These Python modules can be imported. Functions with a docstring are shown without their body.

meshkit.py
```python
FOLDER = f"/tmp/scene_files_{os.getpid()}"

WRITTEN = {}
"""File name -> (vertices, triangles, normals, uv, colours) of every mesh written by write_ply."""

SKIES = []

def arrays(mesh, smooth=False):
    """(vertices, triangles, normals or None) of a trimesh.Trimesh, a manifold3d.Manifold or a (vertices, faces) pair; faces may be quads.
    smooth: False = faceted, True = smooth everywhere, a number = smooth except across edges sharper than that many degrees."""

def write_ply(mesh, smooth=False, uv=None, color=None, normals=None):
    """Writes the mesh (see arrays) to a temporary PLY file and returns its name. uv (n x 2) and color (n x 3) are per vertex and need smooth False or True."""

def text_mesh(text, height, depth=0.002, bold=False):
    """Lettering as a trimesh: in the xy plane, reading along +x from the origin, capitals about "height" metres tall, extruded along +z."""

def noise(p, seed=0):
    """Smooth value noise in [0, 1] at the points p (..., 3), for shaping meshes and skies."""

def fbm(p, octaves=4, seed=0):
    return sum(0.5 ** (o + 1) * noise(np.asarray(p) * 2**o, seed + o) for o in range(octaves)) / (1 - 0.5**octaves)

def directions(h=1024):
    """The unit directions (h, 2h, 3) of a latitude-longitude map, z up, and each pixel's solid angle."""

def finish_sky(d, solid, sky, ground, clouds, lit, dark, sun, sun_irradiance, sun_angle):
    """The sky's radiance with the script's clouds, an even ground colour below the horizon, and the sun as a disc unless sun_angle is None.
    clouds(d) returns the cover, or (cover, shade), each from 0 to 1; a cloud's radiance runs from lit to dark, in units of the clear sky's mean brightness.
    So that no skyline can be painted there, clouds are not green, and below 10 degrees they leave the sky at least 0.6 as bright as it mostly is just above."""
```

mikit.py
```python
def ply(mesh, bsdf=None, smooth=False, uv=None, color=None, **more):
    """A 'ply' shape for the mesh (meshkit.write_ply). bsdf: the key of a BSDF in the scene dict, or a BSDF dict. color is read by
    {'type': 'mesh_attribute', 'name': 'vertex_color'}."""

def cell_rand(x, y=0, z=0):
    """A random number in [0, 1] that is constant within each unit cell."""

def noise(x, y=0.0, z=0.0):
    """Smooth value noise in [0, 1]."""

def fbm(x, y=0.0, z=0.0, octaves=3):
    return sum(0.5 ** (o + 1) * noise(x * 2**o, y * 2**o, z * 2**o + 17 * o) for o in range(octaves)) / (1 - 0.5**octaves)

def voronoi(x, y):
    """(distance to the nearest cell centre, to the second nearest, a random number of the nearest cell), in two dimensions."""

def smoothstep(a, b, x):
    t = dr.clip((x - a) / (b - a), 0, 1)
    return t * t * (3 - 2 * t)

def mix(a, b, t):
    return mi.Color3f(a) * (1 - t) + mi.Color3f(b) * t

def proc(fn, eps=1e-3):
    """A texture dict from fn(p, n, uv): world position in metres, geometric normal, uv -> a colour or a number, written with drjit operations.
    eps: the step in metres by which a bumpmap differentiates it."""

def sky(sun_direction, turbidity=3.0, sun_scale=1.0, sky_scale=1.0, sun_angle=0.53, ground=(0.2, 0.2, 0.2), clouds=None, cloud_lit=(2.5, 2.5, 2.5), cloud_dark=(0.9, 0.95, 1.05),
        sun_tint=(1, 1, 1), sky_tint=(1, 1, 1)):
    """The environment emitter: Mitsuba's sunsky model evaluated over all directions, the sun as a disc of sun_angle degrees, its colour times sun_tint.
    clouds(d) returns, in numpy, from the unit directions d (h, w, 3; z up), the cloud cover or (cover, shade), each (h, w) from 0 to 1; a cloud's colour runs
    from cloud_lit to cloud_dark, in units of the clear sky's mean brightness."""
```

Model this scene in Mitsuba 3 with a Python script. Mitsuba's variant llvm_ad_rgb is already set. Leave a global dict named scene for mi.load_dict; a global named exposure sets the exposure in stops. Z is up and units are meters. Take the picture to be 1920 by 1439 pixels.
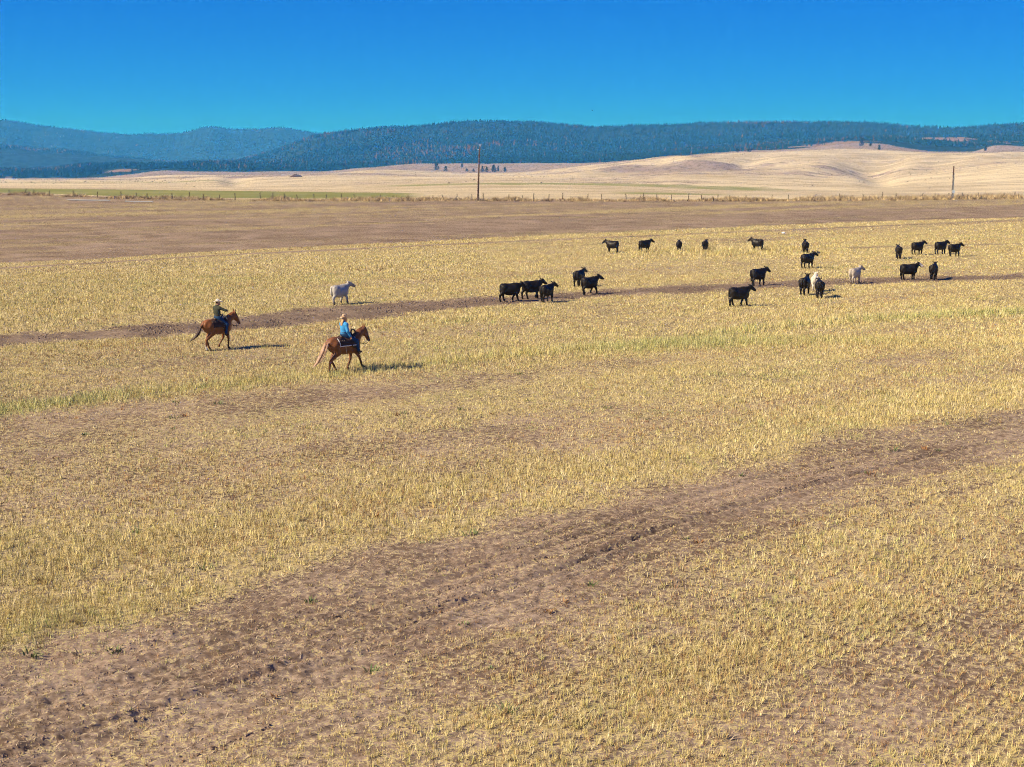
import math
import numpy as np
import drjit as dr
import mitsuba as mi
import trimesh
from scipy.interpolate import PchipInterpolator
import mikit
import meshkit

T = mi.ScalarTransform4f

# ------------------------------------------------------------------ camera, daylight, exposure
CAM_Z, PITCH = 10.0, 9.487
HFOV = 2 * math.degrees(math.atan(960 / 2600))
scene, labels = {"type": "scene"}, {}
_p = math.radians(PITCH)
scene["camera"] = {
    "type": "perspective", "fov": HFOV, "fov_axis": "x", "near_clip": 0.5, "far_clip": 40000.0,
    "to_world": T().look_at(origin=[0, 0, CAM_Z], target=[0, math.cos(_p), CAM_Z - math.sin(_p)], up=[0, 0, 1]),
    "medium": {"type": "ref", "id": "air"},
}
SUN_AZ, SUN_EL = 201.0, 35.0          # direction towards the sun: degrees from +x (right) anticlockwise, and elevation
sun = (math.cos(math.radians(SUN_AZ)) * math.cos(math.radians(SUN_EL)), math.sin(math.radians(SUN_AZ)) * math.cos(math.radians(SUN_EL)), math.sin(math.radians(SUN_EL)))


def horizon_air(d):
    """The sky pales towards the horizon."""
    el = np.degrees(np.arcsin(np.clip(d[..., 2], -1, 1)))
    return 0.75 * np.exp(-np.maximum(el - 0.8, 0) / 3.2)


scene["daylight"] = mikit.sky(sun, turbidity=2.2, sky_tint=(0.0, 0.155, 0.63), sun_tint=(0.98, 1.0, 0.97), ground=(0.3, 0.24, 0.14), clouds=horizon_air, cloud_lit=(0.25, 2.85, 7.1), cloud_dark=(0.25, 2.85, 7.1))
exposure = 2.5

# air that turns the far mountains blue (clean mountain air scatters blue most)
scene["air"] = {"type": "homogeneous", "albedo": {"type": "rgb", "value": [0.25, 0.90, 0.97]},
                "sigma_t": {"type": "rgb", "value": [1.8e-5, 4.3e-5, 11.8e-5]}, "phase": {"type": "isotropic"}}

rng = np.random.default_rng(7)


# ------------------------------------------------------------------ helpers
def curve(pts):
    """A smooth line y(x) through world points, running on straight past its ends."""
    p = np.array(sorted(pts), float)
    f, d = PchipInterpolator(p[:, 0], p[:, 1]), None
    s0, s1 = (p[1, 1] - p[0, 1]) / (p[1, 0] - p[0, 0]), (p[-1, 1] - p[-2, 1]) / (p[-1, 0] - p[-2, 0])

    def at(x):
        x = np.asarray(x, float)
        y = f(np.clip(x, p[0, 0], p[-1, 0]))
        return y + np.minimum(x - p[0, 0], 0) * s0 + np.maximum(x - p[-1, 0], 0) * s1
    return at


def sstep(a, b, x):
    t = np.clip((x - a) / (b - a), 0, 1)
    return t * t * (3 - 2 * t)


def n2(x, y, scale, octaves=3, seed=0):
    return meshkit.fbm(np.stack([x / scale, y / scale, np.full_like(x, seed * 3.7)], -1), octaves, seed)


def add(key, mesh, bsdf, smooth=False, uv=None, color=None, **more):
    scene[key] = mikit.ply(mesh, bsdf, smooth, uv=uv, color=color, **more)


def tag(key, label=None, category=None, group=None, kind=None):
    labels[key] = {k: v for k, v in dict(label=label, category=category, group=group, kind=kind).items() if v}


def grid_faces(nr, nc):
    i, j = np.meshgrid(np.arange(nr - 1), np.arange(nc - 1), indexing="ij")
    a = (i * nc + j).ravel()
    return np.vstack([np.stack([a, a + 1, a + nc + 1], 1), np.stack([a, a + nc + 1, a + nc], 1)])


# ------------------------------------------------------------------ materials
V = mikit


def lin(r, g, b):
    return [float(((c / 255 + 0.055) / 1.055) ** 2.4 if c > 10 else c / 255 / 12.92) for c in (r, g, b)]


def soil_colour(p, n, uv):
    # uv.x: how much straw litter lies on the soil, uv.y: how much of it is green (below 0: trampled dark earth)
    grain = V.fbm(p.x * 9, p.y * 9, 3.0, 3)
    fine = V.noise(p.x * 31, p.y * 31, 5.0)
    broad = V.fbm(p.x * 0.35, p.y * 0.35, 1.0, 3)
    soil = V.mix([0.130, 0.094, 0.066], [0.385, 0.300, 0.228], V.smoothstep(0.22, 0.78, 0.62 * grain + 0.38 * broad))
    soil = soil * (0.80 + 0.40 * V.noise(p.x * 52, p.y * 52, 2.0))
    soil = V.mix(soil, [0.24, 0.165, 0.115], 0.25 * V.smoothstep(0.56, 0.72, V.fbm(p.x * 0.9, p.y * 0.9, 9.0, 2)))
    soil = V.mix(soil, [0.095, 0.072, 0.060], dr.clip(-uv.y, 0, 1))      # dunged, trampled earth of the stock track
    straw = V.mix([0.33, 0.265, 0.125], [0.55, 0.465, 0.245], fine)
    straw = V.mix(straw, [0.27, 0.275, 0.10], dr.clip(uv.y, 0, 1))
    cover = V.smoothstep(0.44, 0.56, uv.x + 0.65 * (grain - 0.5) + 0.60 * (fine - 0.5))
    return V.mix(soil, straw, cover)


scene["soil_mat"] = {"type": "diffuse", "reflectance": mikit.proc(soil_colour)}


def hill_colour(p, n, uv):
    # uv.x: grey sagebrush and bare rock cover, uv.y: 0 dry straw .. 1 green crop
    a = V.fbm(p.x / 90, p.y / 90, 2.0, 4)
    b = V.fbm(p.x / 14, p.y / 26, 4.0, 3)
    c = V.noise(p.x / 4, p.y / 9, 1.0)
    d = V.noise(p.x / 75, p.y / 6, 6.0)
    straw = V.mix([0.41, 0.340, 0.215], [0.68, 0.59, 0.385], V.smoothstep(0.3, 0.7, 0.4 * a + 0.25 * b + 0.35 * d))
    sage = V.mix([0.26, 0.205, 0.165], [0.42, 0.33, 0.26], b)
    sage = V.mix(sage, [0.12, 0.11, 0.085], 0.7 * V.smoothstep(0.62, 0.75, c))
    green = V.mix([0.17, 0.195, 0.062], [0.31, 0.30, 0.125], b)
    col = V.mix(straw, sage, V.smoothstep(0.35, 0.65, uv.x + 0.7 * (b - 0.5) + 0.5 * (a - 0.5)))
    return V.mix(col, green, V.smoothstep(0.3, 0.7, uv.y + 0.5 * (b - 0.5)))


scene["hill_mat"] = {"type": "diffuse", "reflectance": mikit.proc(hill_colour)}


def wood_floor_colour(p, n, uv):
    # uv.x: clearings and autumn scrub in the conifer woods
    a = V.fbm(p.x / 220, p.y / 220, 7.0, 4)
    b = V.fbm(p.x / 22, p.y / 30, 3.0, 3)
    dark = V.mix([0.014, 0.032, 0.020], [0.036, 0.058, 0.036], b)
    scrub = V.mix([0.17, 0.105, 0.06], [0.34, 0.23, 0.14], b)
    return V.mix(dark, scrub, V.smoothstep(0.5, 0.62, uv.x + 0.45 * (a - 0.5) + 0.45 * (b - 0.5)))


scene["wood_floor_mat"] = {"type": "diffuse", "reflectance": mikit.proc(wood_floor_colour)}
vc = {"type": "mesh_attribute", "name": "vertex_color"}
scene["plant_mat"] = {"type": "twosided", "bsdf": {"type": "diffuse", "reflectance": vc}}
scene["coat_mat"] = {"type": "principled", "base_color": vc, "roughness": 0.5, "specular": 0.28}
scene["hair_mat"] = {"type": "twosided", "bsdf": {"type": "principled", "base_color": vc, "roughness": 0.5, "specular": 0.3}}


def plain(name, rgb, rough=0.8, spec=0.3, vary=0.12, scale=40.0, **more):
    lo, hi = [c * (1 - vary) for c in rgb], [min(1, c * (1 + vary)) for c in rgb]
    scene[name] = {"type": "principled", "base_color": mikit.proc(lambda p, n, uv, lo=lo, hi=hi, s=scale: V.mix(lo, hi, V.fbm(p.x * s, p.y * s, p.z * s, 2))), "roughness": rough, "specular": spec, **more}


plain("skin_mat", [0.42, 0.22, 0.15], 0.55)
plain("shirt_green_mat", [0.050, 0.056, 0.042], 0.9, 0.1)
plain("shirt_blue_mat", [0.05, 0.28, 0.60], 0.85, 0.15)
plain("denim_mat", [0.022, 0.060, 0.135], 0.9, 0.1, 0.35)
plain("leather_mat", [0.045, 0.022, 0.014], 0.45, 0.4)
plain("tan_leather_mat", [0.20, 0.09, 0.045], 0.5, 0.4)
plain("white_felt_mat", [0.74, 0.70, 0.62], 0.85)
plain("straw_felt_mat", [0.56, 0.40, 0.26], 0.85)
plain("pad_white_mat", [0.62, 0.60, 0.58], 0.9)
plain("rope_mat", [0.50, 0.42, 0.30], 0.8)
plain("dark_rope_mat", [0.05, 0.045, 0.04], 0.7)
plain("blonde_mat", [0.42, 0.27, 0.13], 0.5, 0.3, 0.3)
plain("brown_hair_mat", [0.07, 0.04, 0.025], 0.6)
plain("pole_mat", [0.115, 0.075, 0.055], 0.85, 0.2, 0.4, 3.0)
plain("grey_pole_mat", [0.15, 0.135, 0.125], 0.8, 0.2, 0.3, 3.0)
plain("post_mat", [0.10, 0.078, 0.06], 0.85, 0.2, 0.5, 2.0)
plain("metal_mat", [0.24, 0.26, 0.29], 0.5, 0.5, 0.15, 6.0)
plain("pale_box_mat", [0.50, 0.62, 0.68], 0.5, 0.4)
plain("white_mat", [0.75, 0.75, 0.73], 0.6)
plain("roof_mat", [0.10, 0.09, 0.085], 0.8)
plain("earth_mat", [0.10, 0.065, 0.048], 0.95, 0.1, 0.5, 0.5)
plain("bark_mat", [0.09, 0.055, 0.035], 0.9)

# ------------------------------------------------------------------ the field: where its tracks and strips run (metres)
FG_TOP = curve([(-10.4, 26.8), (-8.7, 28.5), (-6.0, 31.5), (-3.6, 34.7), (-0.9, 36.5), (5.2, 41.4), (8.4, 44.4), (11.5, 48.8), (14.7, 50.7), (20.4, 54.4)])
FG_RUT = curve([(-8.6, 21.9), (-6.9, 23.6), (-5.5, 25.0), (-3.7, 27.0), (-1.9, 29.0), (1.2, 32.6), (4.7, 36.9), (8.7, 40.7), (12.8, 44.3), (15.0, 46.1), (18.4, 48.8)])
FG_BOT = curve([(-9.0, 18.4), (-3.2, 24.7), (0.0, 28.4), (4.3, 33.7), (8.1, 38.1), (17.2, 45.8)])
MID_TOP = curve([(-28.6, 76.9), (-20.9, 81.8), (-11.3, 91.5), (-1.5, 97.3), (13.0, 105.2), (27.4, 111.6), (42.5, 116.0)])
MID_BOT = curve([(-26.5, 71.2), (-19.2, 74.9), (-10.1, 81.8), (-1.4, 89.9), (13.0, 98.8), (25.7, 104.8), (40.6, 109.7)])
FAR_A = curve([(-44.6, 120.9), (-37.7, 127.4), (-29.1, 135.4), (-14.6, 146.8), (10.1, 164.3), (20.9, 170.8), (32.9, 178.9)])
FAR_B = curve([(-46.6, 126.2), (-38.5, 132.0), (-30.4, 141.2), (-9.7, 157.4), (9.3, 173.0), (23.8, 182.6), (40.3, 194.8), (79.1, 215.6)])
THIN = curve([(36.0, 146.8), (46.1, 150.2), (56.3, 152.8)])
TALL_A = curve([(-20.1, 53.4), (-14.9, 57.7), (-8.7, 62.0), (-3.3, 66.0), (3.8, 70.6), (9.6, 72.6), (15.4, 73.6), (22.0, 73.9)])
TALL_B = curve([(8.3, 73.6), (16.8, 80.6), (27.9, 86.0), (32.1, 86.9)])
# broad thinner (-) and thicker (+) stretches of stubble: x, y, length and width along the sowing, change of cover, change of height
PATCHES = [(-14, 51.5, 9, 4.5, -.2, -.4), (-5, 57.5, 9, 3.5, -.17, -.4), (4, 52, 9, 5, -.15, -.2), (-3, 47.5, 6, 2.2, -.2, -.2), (-16, 45, 5, 2, -.2, -.2), (7, 65.5, 10, 3.0, -.14, -.4), (-9.5, 42.5, 5, 3.5, -.14, -.2), (14, 53.5, 7, 3.2, .24, .3),
           (-6, 35.5, 6, 2.0, .22, .3), (2.5, 43.5, 6, 2.0, .18, .2), (8.5, 32.5, 5, 2.8, .24, .35), (3.2, 25.5, 3.5, 1.6, .16, .3), (7.4, 25.5, 2.4, 1.4, -.22, -.2), (5.8, 23.0, 2.2, .9, -.26, -.2),
           (10.5, 28.8, 2.0, 1.0, -.16, -.2), (-18, 66.0, 7, 3.0, -.18, -.3), (8, 83, 12, 4, -.10, -.2), (-25, 96, 14, 6, .14, .2), (-5, 108, 16, 6, .12, .2), (0, 86.5, 9, 2.0, .22, .3),
           (20, 68, 6, 2.2, -.2, -.3), (22, 79.5, 6, 1.8, -.3, -.4), (24, 141, 9, 6, .2, 1.4), (16, 139.5, 9, 4, .2, 1.5)]
TX, TY = 0.78, 0.626                                     # the direction of sowing


def field_maps(x, y, detail=True):
    """(cover 0..1, green 0..1, height in metres, trampled 0..1, rusty 0..1) of the field at world points."""
    s, q = x * TX + y * TY, -x * TY + y * TX
    streak = n2(s * 0.22, q, 2.2, 4, 3)
    blot = n2(x, y, 5.5, 4, 5)
    big = n2(s * 0.35, q, 11.0, 3, 8)
    fine = n2(x, y, 0.9, 3, 11) if detail else 0.5
    cover = 0.82 + 0.65 * (streak - 0.5) + 0.45 * (blot - 0.5) + 0.5 * (big - 0.5) + 0.8 * (fine - 0.5)
    height = 0.15 + 0.10 * (big - 0.5) + 0.10 * (blot - 0.5)
    hm, dull = 1.0 + 0 * x, 0 * x
    for px, py, l, w, dc, dh in PATCHES:
        ds, dq = (x - px) * TX + (y - py) * TY, -(x - px) * TY + (y - py) * TX
        g = np.exp(-(ds / l) ** 2 - (dq / w) ** 2)
        cover = cover + (0 if dc < 0 else 1.0) * dc * g
        dull = np.maximum(dull, min(1.0, -5.0 * dc) * g)
        hm = hm + dh * g
    green = np.clip(sstep(0.55, 0.75, n2(x, y, 3.1, 3, 21)) * 0.32 + 0.35 * (n2(s * .3, q, 14.0, 2, 23) - 0.45), 0, 1)
    dull = np.clip(dull + 2.2 * (n2(s * 0.22, q, 4.5, 4, 33) - 0.52), 0, 1)
    rusty = np.clip(0.7 * sstep(0.56, 0.75, n2(x, y, 4.2, 3, 31)) + 1.3 * dull, 0, 2.2)
    wob = (n2(x, y, 1.7, 3, 41) - 0.5)
    # the near bare wheel track of the irrigation pivot
    top, bot, rut = (FG_TOP(x) - y) * 0.74, (y - FG_BOT(x)) * 0.72, (y - FG_RUT(x)) * 0.72
    near = sstep(-0.7, 1.1, top + 1.5 * wob + 1.2 * (n2(x, y, 0.6, 2, 43) - 0.5)) * sstep(-2.8, 1.8, bot + 1.8 * wob + 1.5 * (n2(x, y, 0.6, 2, 43) - 0.5))
    # the trampled stock track in the middle
    mid = sstep(-0.4, 2.2, (MID_TOP(x) - y) * 0.8 + 3.5 * wob) * sstep(-0.4, 2.0, (y - MID_BOT(x)) * 0.8 + 3.5 * wob)
    fara = np.exp(-(((y - FAR_A(x)) * 0.8 + wob) / 1.0) ** 2)
    thin = np.exp(-(((y - THIN(x)) + wob) / 0.7) ** 2) * sstep(28, 36, x)
    bare = np.maximum.reduce([near * (0.66 + 0.5 * (n2(x, y, 1.3, 3, 45) - 0.5)), mid * (0.84 + 0.3 * (n2(x, y, 1.1, 3, 47) - 0.5)), fara * 0.97, thin * 0.7])
    # taller green strips
    ta = np.exp(-(((y - TALL_A(x)) * 0.85 + 1.2 * wob) / 1.75) ** 2) * sstep(24, 18, x)
    tb = np.exp(-(((y - TALL_B(x)) * 0.85 + 1.2 * wob) / 1.5) ** 2) * sstep(7, 12, x)
    tall = np.maximum(ta, tb)
    gt = np.clip(np.exp(-((x - 8.5) / 4.5) ** 2) * 1.0 + sstep(20, 26, x) + 0.9 * sstep(-15, -19, x) + 0.35, 0, 1)
    cover = np.where(tall > 0.15, np.maximum(cover, 0.35 + 0.7 * tall), cover)
    cover = np.clip(cover, 0.05, 1) * (1 - bare) * (1 - 0.38 * dull * (1 - tall))
    green = np.clip(np.maximum(green * (1 - tall), 0.95 * tall * gt), 0, 1)
    height = np.clip(height * hm, 0.07, 0.5) * (1 + 1.0 * tall) * (1 - 0.55 * bare)
    lane = sstep(0.3, 1.0, (y - FAR_A(x)) * 0.8 + 0.6 * wob) * sstep(0.3, -0.5, (y - FAR_B(x)) * 0.8 + 1.5 * wob)
    cover = np.maximum(cover, 0.88 * lane)
    # the browner field beyond the far track: chopped straw and mulch
    beyond = sstep(-0.5, 1.5, (y - FAR_B(x)) * 0.8 + 3 * wob)
    band = n2(s * 0.10, q, 5.0, 4, 51)
    band2 = n2(s * 0.07, q, 2.0, 3, 53)
    mul = 0.25 + 1.3 * (band - 0.5) + 1.5 * (band2 - 0.5) + 0.16 * sstep(205, 235, y - 0.25 * x) + 0.5 * (blot - 0.5)
    olive = sstep(46, 12, y - FAR_B(x)) * sstep(-60, -10, x)
    cover = cover * (1 - beyond) + beyond * np.clip(mul - 0.28 * olive, 0.03, 0.75)
    green = green * (1 - beyond) + beyond * np.clip(0.35 * olive + 0.5 * (blot - 0.45), 0, 0.6)
    rusty = rusty * (1 - beyond) + beyond * 0.5
    height = height * (1 - 0.5 * beyond)
    bare = np.maximum(bare, 0.35 * beyond)
    return cover, green, height, bare, rusty * (1 - tall), near, mid, rut, beyond


def row_v(x, y):
    """Distance across the drilled rows: beside the wheel track they follow it, farther in they run straight."""
    rut = (y - FG_RUT(x)) * 0.72
    return np.where(rut < -5.0, -0.81 * x + 0.588 * y, rut)


def ground_z(x, y, rel=None):
    x, y = np.asarray(x, float), np.asarray(y, float)
    z = 0.10 * (n2(x, y, 14.0, 2, 61) - 0.5)
    rut = (y - FG_RUT(x)) * 0.72
    s = x * TX + y * TY
    cleat = 0.5 + 0.5 * np.sin(s * 2 * np.pi / 0.34)
    on = sstep(0.15, 0.4, n2(s, 0 * s, 5.0, 2, 63))
    z = z - on * (0.11 + 0.05 * cleat) * np.exp(-(rut / 0.15) ** 2) + 0.06 * on * np.exp(-((rut + 0.36) / 0.16) ** 2)
    z = z - 0.05 * np.exp(-((rut - 1.55) / 0.25) ** 2) * (0.6 + 0.4 * cleat) - 0.04 * np.exp(-((rut + 1.5) / 0.2) ** 2)
    for off, dep, w_ in ((0.95, 0.055, 0.14), (2.2, 0.065, 0.16), (3.0, 0.05, 0.15), (-0.8, 0.045, 0.13), (-2.3, 0.055, 0.16), (-3.3, 0.055, 0.17), (1.6, 0.05, 0.14)):   # old wheel marks beside the rut
        z = z - dep * np.exp(-((rut - off - 0.25 * (n2(s, 0 * s + off, 9.0, 2, 65) - 0.5)) / w_) ** 2) * sstep(0.25, 0.5, n2(s, 0 * s + 5 * off, 6.0, 2, 67)) * (0.6 + 0.4 * cleat)
    if rel is not None:                                     # clods and hoof marks, stronger where the soil is bare
        bare, mid, rut_ = rel
        r = np.hypot(x, y)
        z = z + (0.020 + 0.028 * bare) * (n2(x, y, 0.45, 3, 71) - 0.5) * sstep(130, 60, r) + (0.03 + 0.11 * mid) * (n2(x, y, 1.1, 2, 73) - 0.5)
        z = z + (0.015 + 0.075 * bare) * (n2(x, y, 0.17, 2, 75) - 0.5) * sstep(48, 30, r) + 0.13 * mid * (n2(x, y, 0.55, 2, 77) - 0.5) * sstep(125, 100, r)
        # drilled rows leave low ridges
        z = z + 0.006 * np.cos(2 * np.pi * row_v(x, y) / 0.21) * sstep(40, 25, r)
    return z


# ------------------------------------------------------------------ land: one polar sheet round the viewpoint, cut into field, pasture, hills, woods and mountains
AZ = [-24.68, -20.03, -18.48, -16.9, -15.29, -13.66, -12.0, -11.17, -10.33, -9.48, -8.64, -7.78, -6.93, -5.64, -4.34, -3.48, -2.39, -1.31, 0.0, 1.74, 3.48, 5.21, 6.93, 8.64, 10.33, 12.0, 13.66, 14.68, 15.69, 16.9, 18.08, 19.06, 20.03, 24.68]
FENCE_R = [380.0, 354.0, 341.8, 327.2, 313.7, 305.0, 300.3, 298.3, 296.5, 295.0, 293.8, 292.7, 292.0, 291.1, 290.3, 289.9, 289.4, 289.1, 289.0, 289.2, 289.6, 290.2, 291.0, 292.6, 295.5, 299.1, 303.0, 305.7, 308.8, 313.0, 317.4, 321.2, 325.0, 345.0]
HEIGHTS = {
    520: [-1.9, -2.5, -2.7, -2.9, -3.2, -3.5, -3.8, -3.9, -4.0, -4.2, -4.3, -4.4, -4.6, -4.7, -4.8, -4.8, -4.9, -5.0, -5.1, -5.2, -5.4, -5.6, -5.7, -5.9, -6.0, -6.0, -6.0, -5.8, -5.6, -5.3, -5.2, -5.0, -4.9, -4.2],
    900: [-10.0, -10.6, -10.9, -11.2, -11.6, -12.0, -12.6, -12.8, -13.0, -13.0, -13.0, -13.0, -12.5, -11.5, -10.9, -10.6, -10.2, -9.9, -9.8, -9.9, -10.1, -10.5, -11.1, -11.9, -12.6, -13.5, -14.0, -13.9, -13.8, -13.6, -13.4, -13.1, -12.9, -11.8],
    1600: [-20.6, -21.6, -21.7, -21.6, -21.6, -21.5, -20.0, -23.6, -21.0, -20.1, -19.5, -19.1, -18.9, -18.8, -18.8, -18.8, -18.6, -18.3, -17.9, -17.5, -17.0, -15.1, -12.0, -11.9, -13.6, -14.7, -16.2, -20.8, -16.6, -13.0, -8.0, -3.8, -1.3, 1.8],
    2400: [-33.4, -34.0, -34.1, -34.0, -31.7, -27.6, -27.6, -27.7, -27.6, -27.2, -26.5, -25.3, -24.0, -22.2, -24.1, -26.5, -28.7, -28.7, -26.9, -20.6, -13.3, -6.1, 2.0, 5.6, 9.1, 11.3, 11.5, 10.4, 9.1, 7.4, 6.2, 7.5, 8.7, 10.8],
    3200: [-50.0, -49.8, -49.9, -49.8, -43.3, -36.7, -37.0, -37.1, -37.2, -37.2, -37.0, -36.4, -32.9, -25.8, -19.9, -18.7, -17.9, -17.6, -18.8, -17.7, -15.1, -9.1, -0.7, 7.6, 11.2, 17.0, 28.6, 26.7, 16.9, 8.5, 7.7, 19.1, 17.9, 15.4],
    4200: [-42.9, -43.3, -42.3, -31.0, -27.0, -26.7, -26.9, -28.1, -29.9, -30.4, -30.5, -30.5, -30.6, -30.7, -28.5, -26.1, -22.7, -18.8, -15.2, -12.9, -10.4, -3.8, 5.3, 14.4, 23.9, 34.0, 42.0, 45.2, 47.8, 49.0, 47.4, 45.2, 43.9, 42.8],
    5600: [-75.9, -78.8, -77.3, -71.9, -63.9, -54.8, -41.3, -31.2, -14.0, 10.0, 42.2, 70.9, 84.7, 97.4, 103.4, 108.0, 120.6, 123.7, 124.7, 115.7, 102.2, 109.9, 112.8, 117.4, 121.0, 118.6, 113.3, 107.7, 98.5, 92.0, 99.4, 108.0, 110.1, 110.7],
    7600: [126.0, 111.3, 90.8, 64.4, 31.9, -3.8, -26.2, -18.9, -2.6, 21.2, 36.3, 46.6, 52.4, 58.1, 61.7, 63.9, 67.3, 71.0, 74.5, 75.3, 75.2, 75.0, 74.8, 74.9, 75.7, 77.1, 78.7, 79.7, 80.7, 81.6, 82.1, 82.3, 82.0, 79.7],
    8900: [-11.2, 0.6, 3.8, 6.8, 9.7, 13.2, 19.0, 22.6, 26.4, 30.4, 34.9, 39.7, 44.8, 53.2, 61.5, 66.4, 72.8, 79.3, 85.1, 86.4, 86.3, 86.2, 85.9, 86.0, 86.9, 88.6, 90.5, 91.7, 92.7, 93.8, 94.5, 94.6, 94.4, 91.6],
    10500: [237.8, 230.8, 190.4, 158.4, 140.1, 137.7, 185.6, 163.8, 166.8, 183.4, 165.0, 142.1, 144.0, 150.4, 164.0, 175.8, 186.1, 191.2, 194.1, 190.0, 182.2, 177.8, 179.3, 182.3, 183.5, 180.7, 176.3, 173.8, 172.2, 172.6, 174.4, 175.7, 175.7, 170.3],
    13500: [115.5, 119.0, 120.1, 121.0, 121.9, 122.7, 123.5, 123.8, 124.1, 124.4, 124.7, 124.9, 125.2, 125.5, 125.7, 125.8, 125.9, 126.0, 126.0, 126.0, 125.8, 125.5, 125.2, 124.7, 124.1, 123.5, 122.7, 122.2, 121.7, 121.0, 120.3, 119.7, 119.0, 115.5],
}
fence_r = lambda az: PchipInterpolator(AZ, FENCE_R)(np.clip(az, AZ[0], AZ[-1]))  # noqa: E731
KR = np.array(sorted(HEIGHTS))
KH = [PchipInterpolator(AZ, HEIGHTS[k]) for k in KR]


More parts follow.
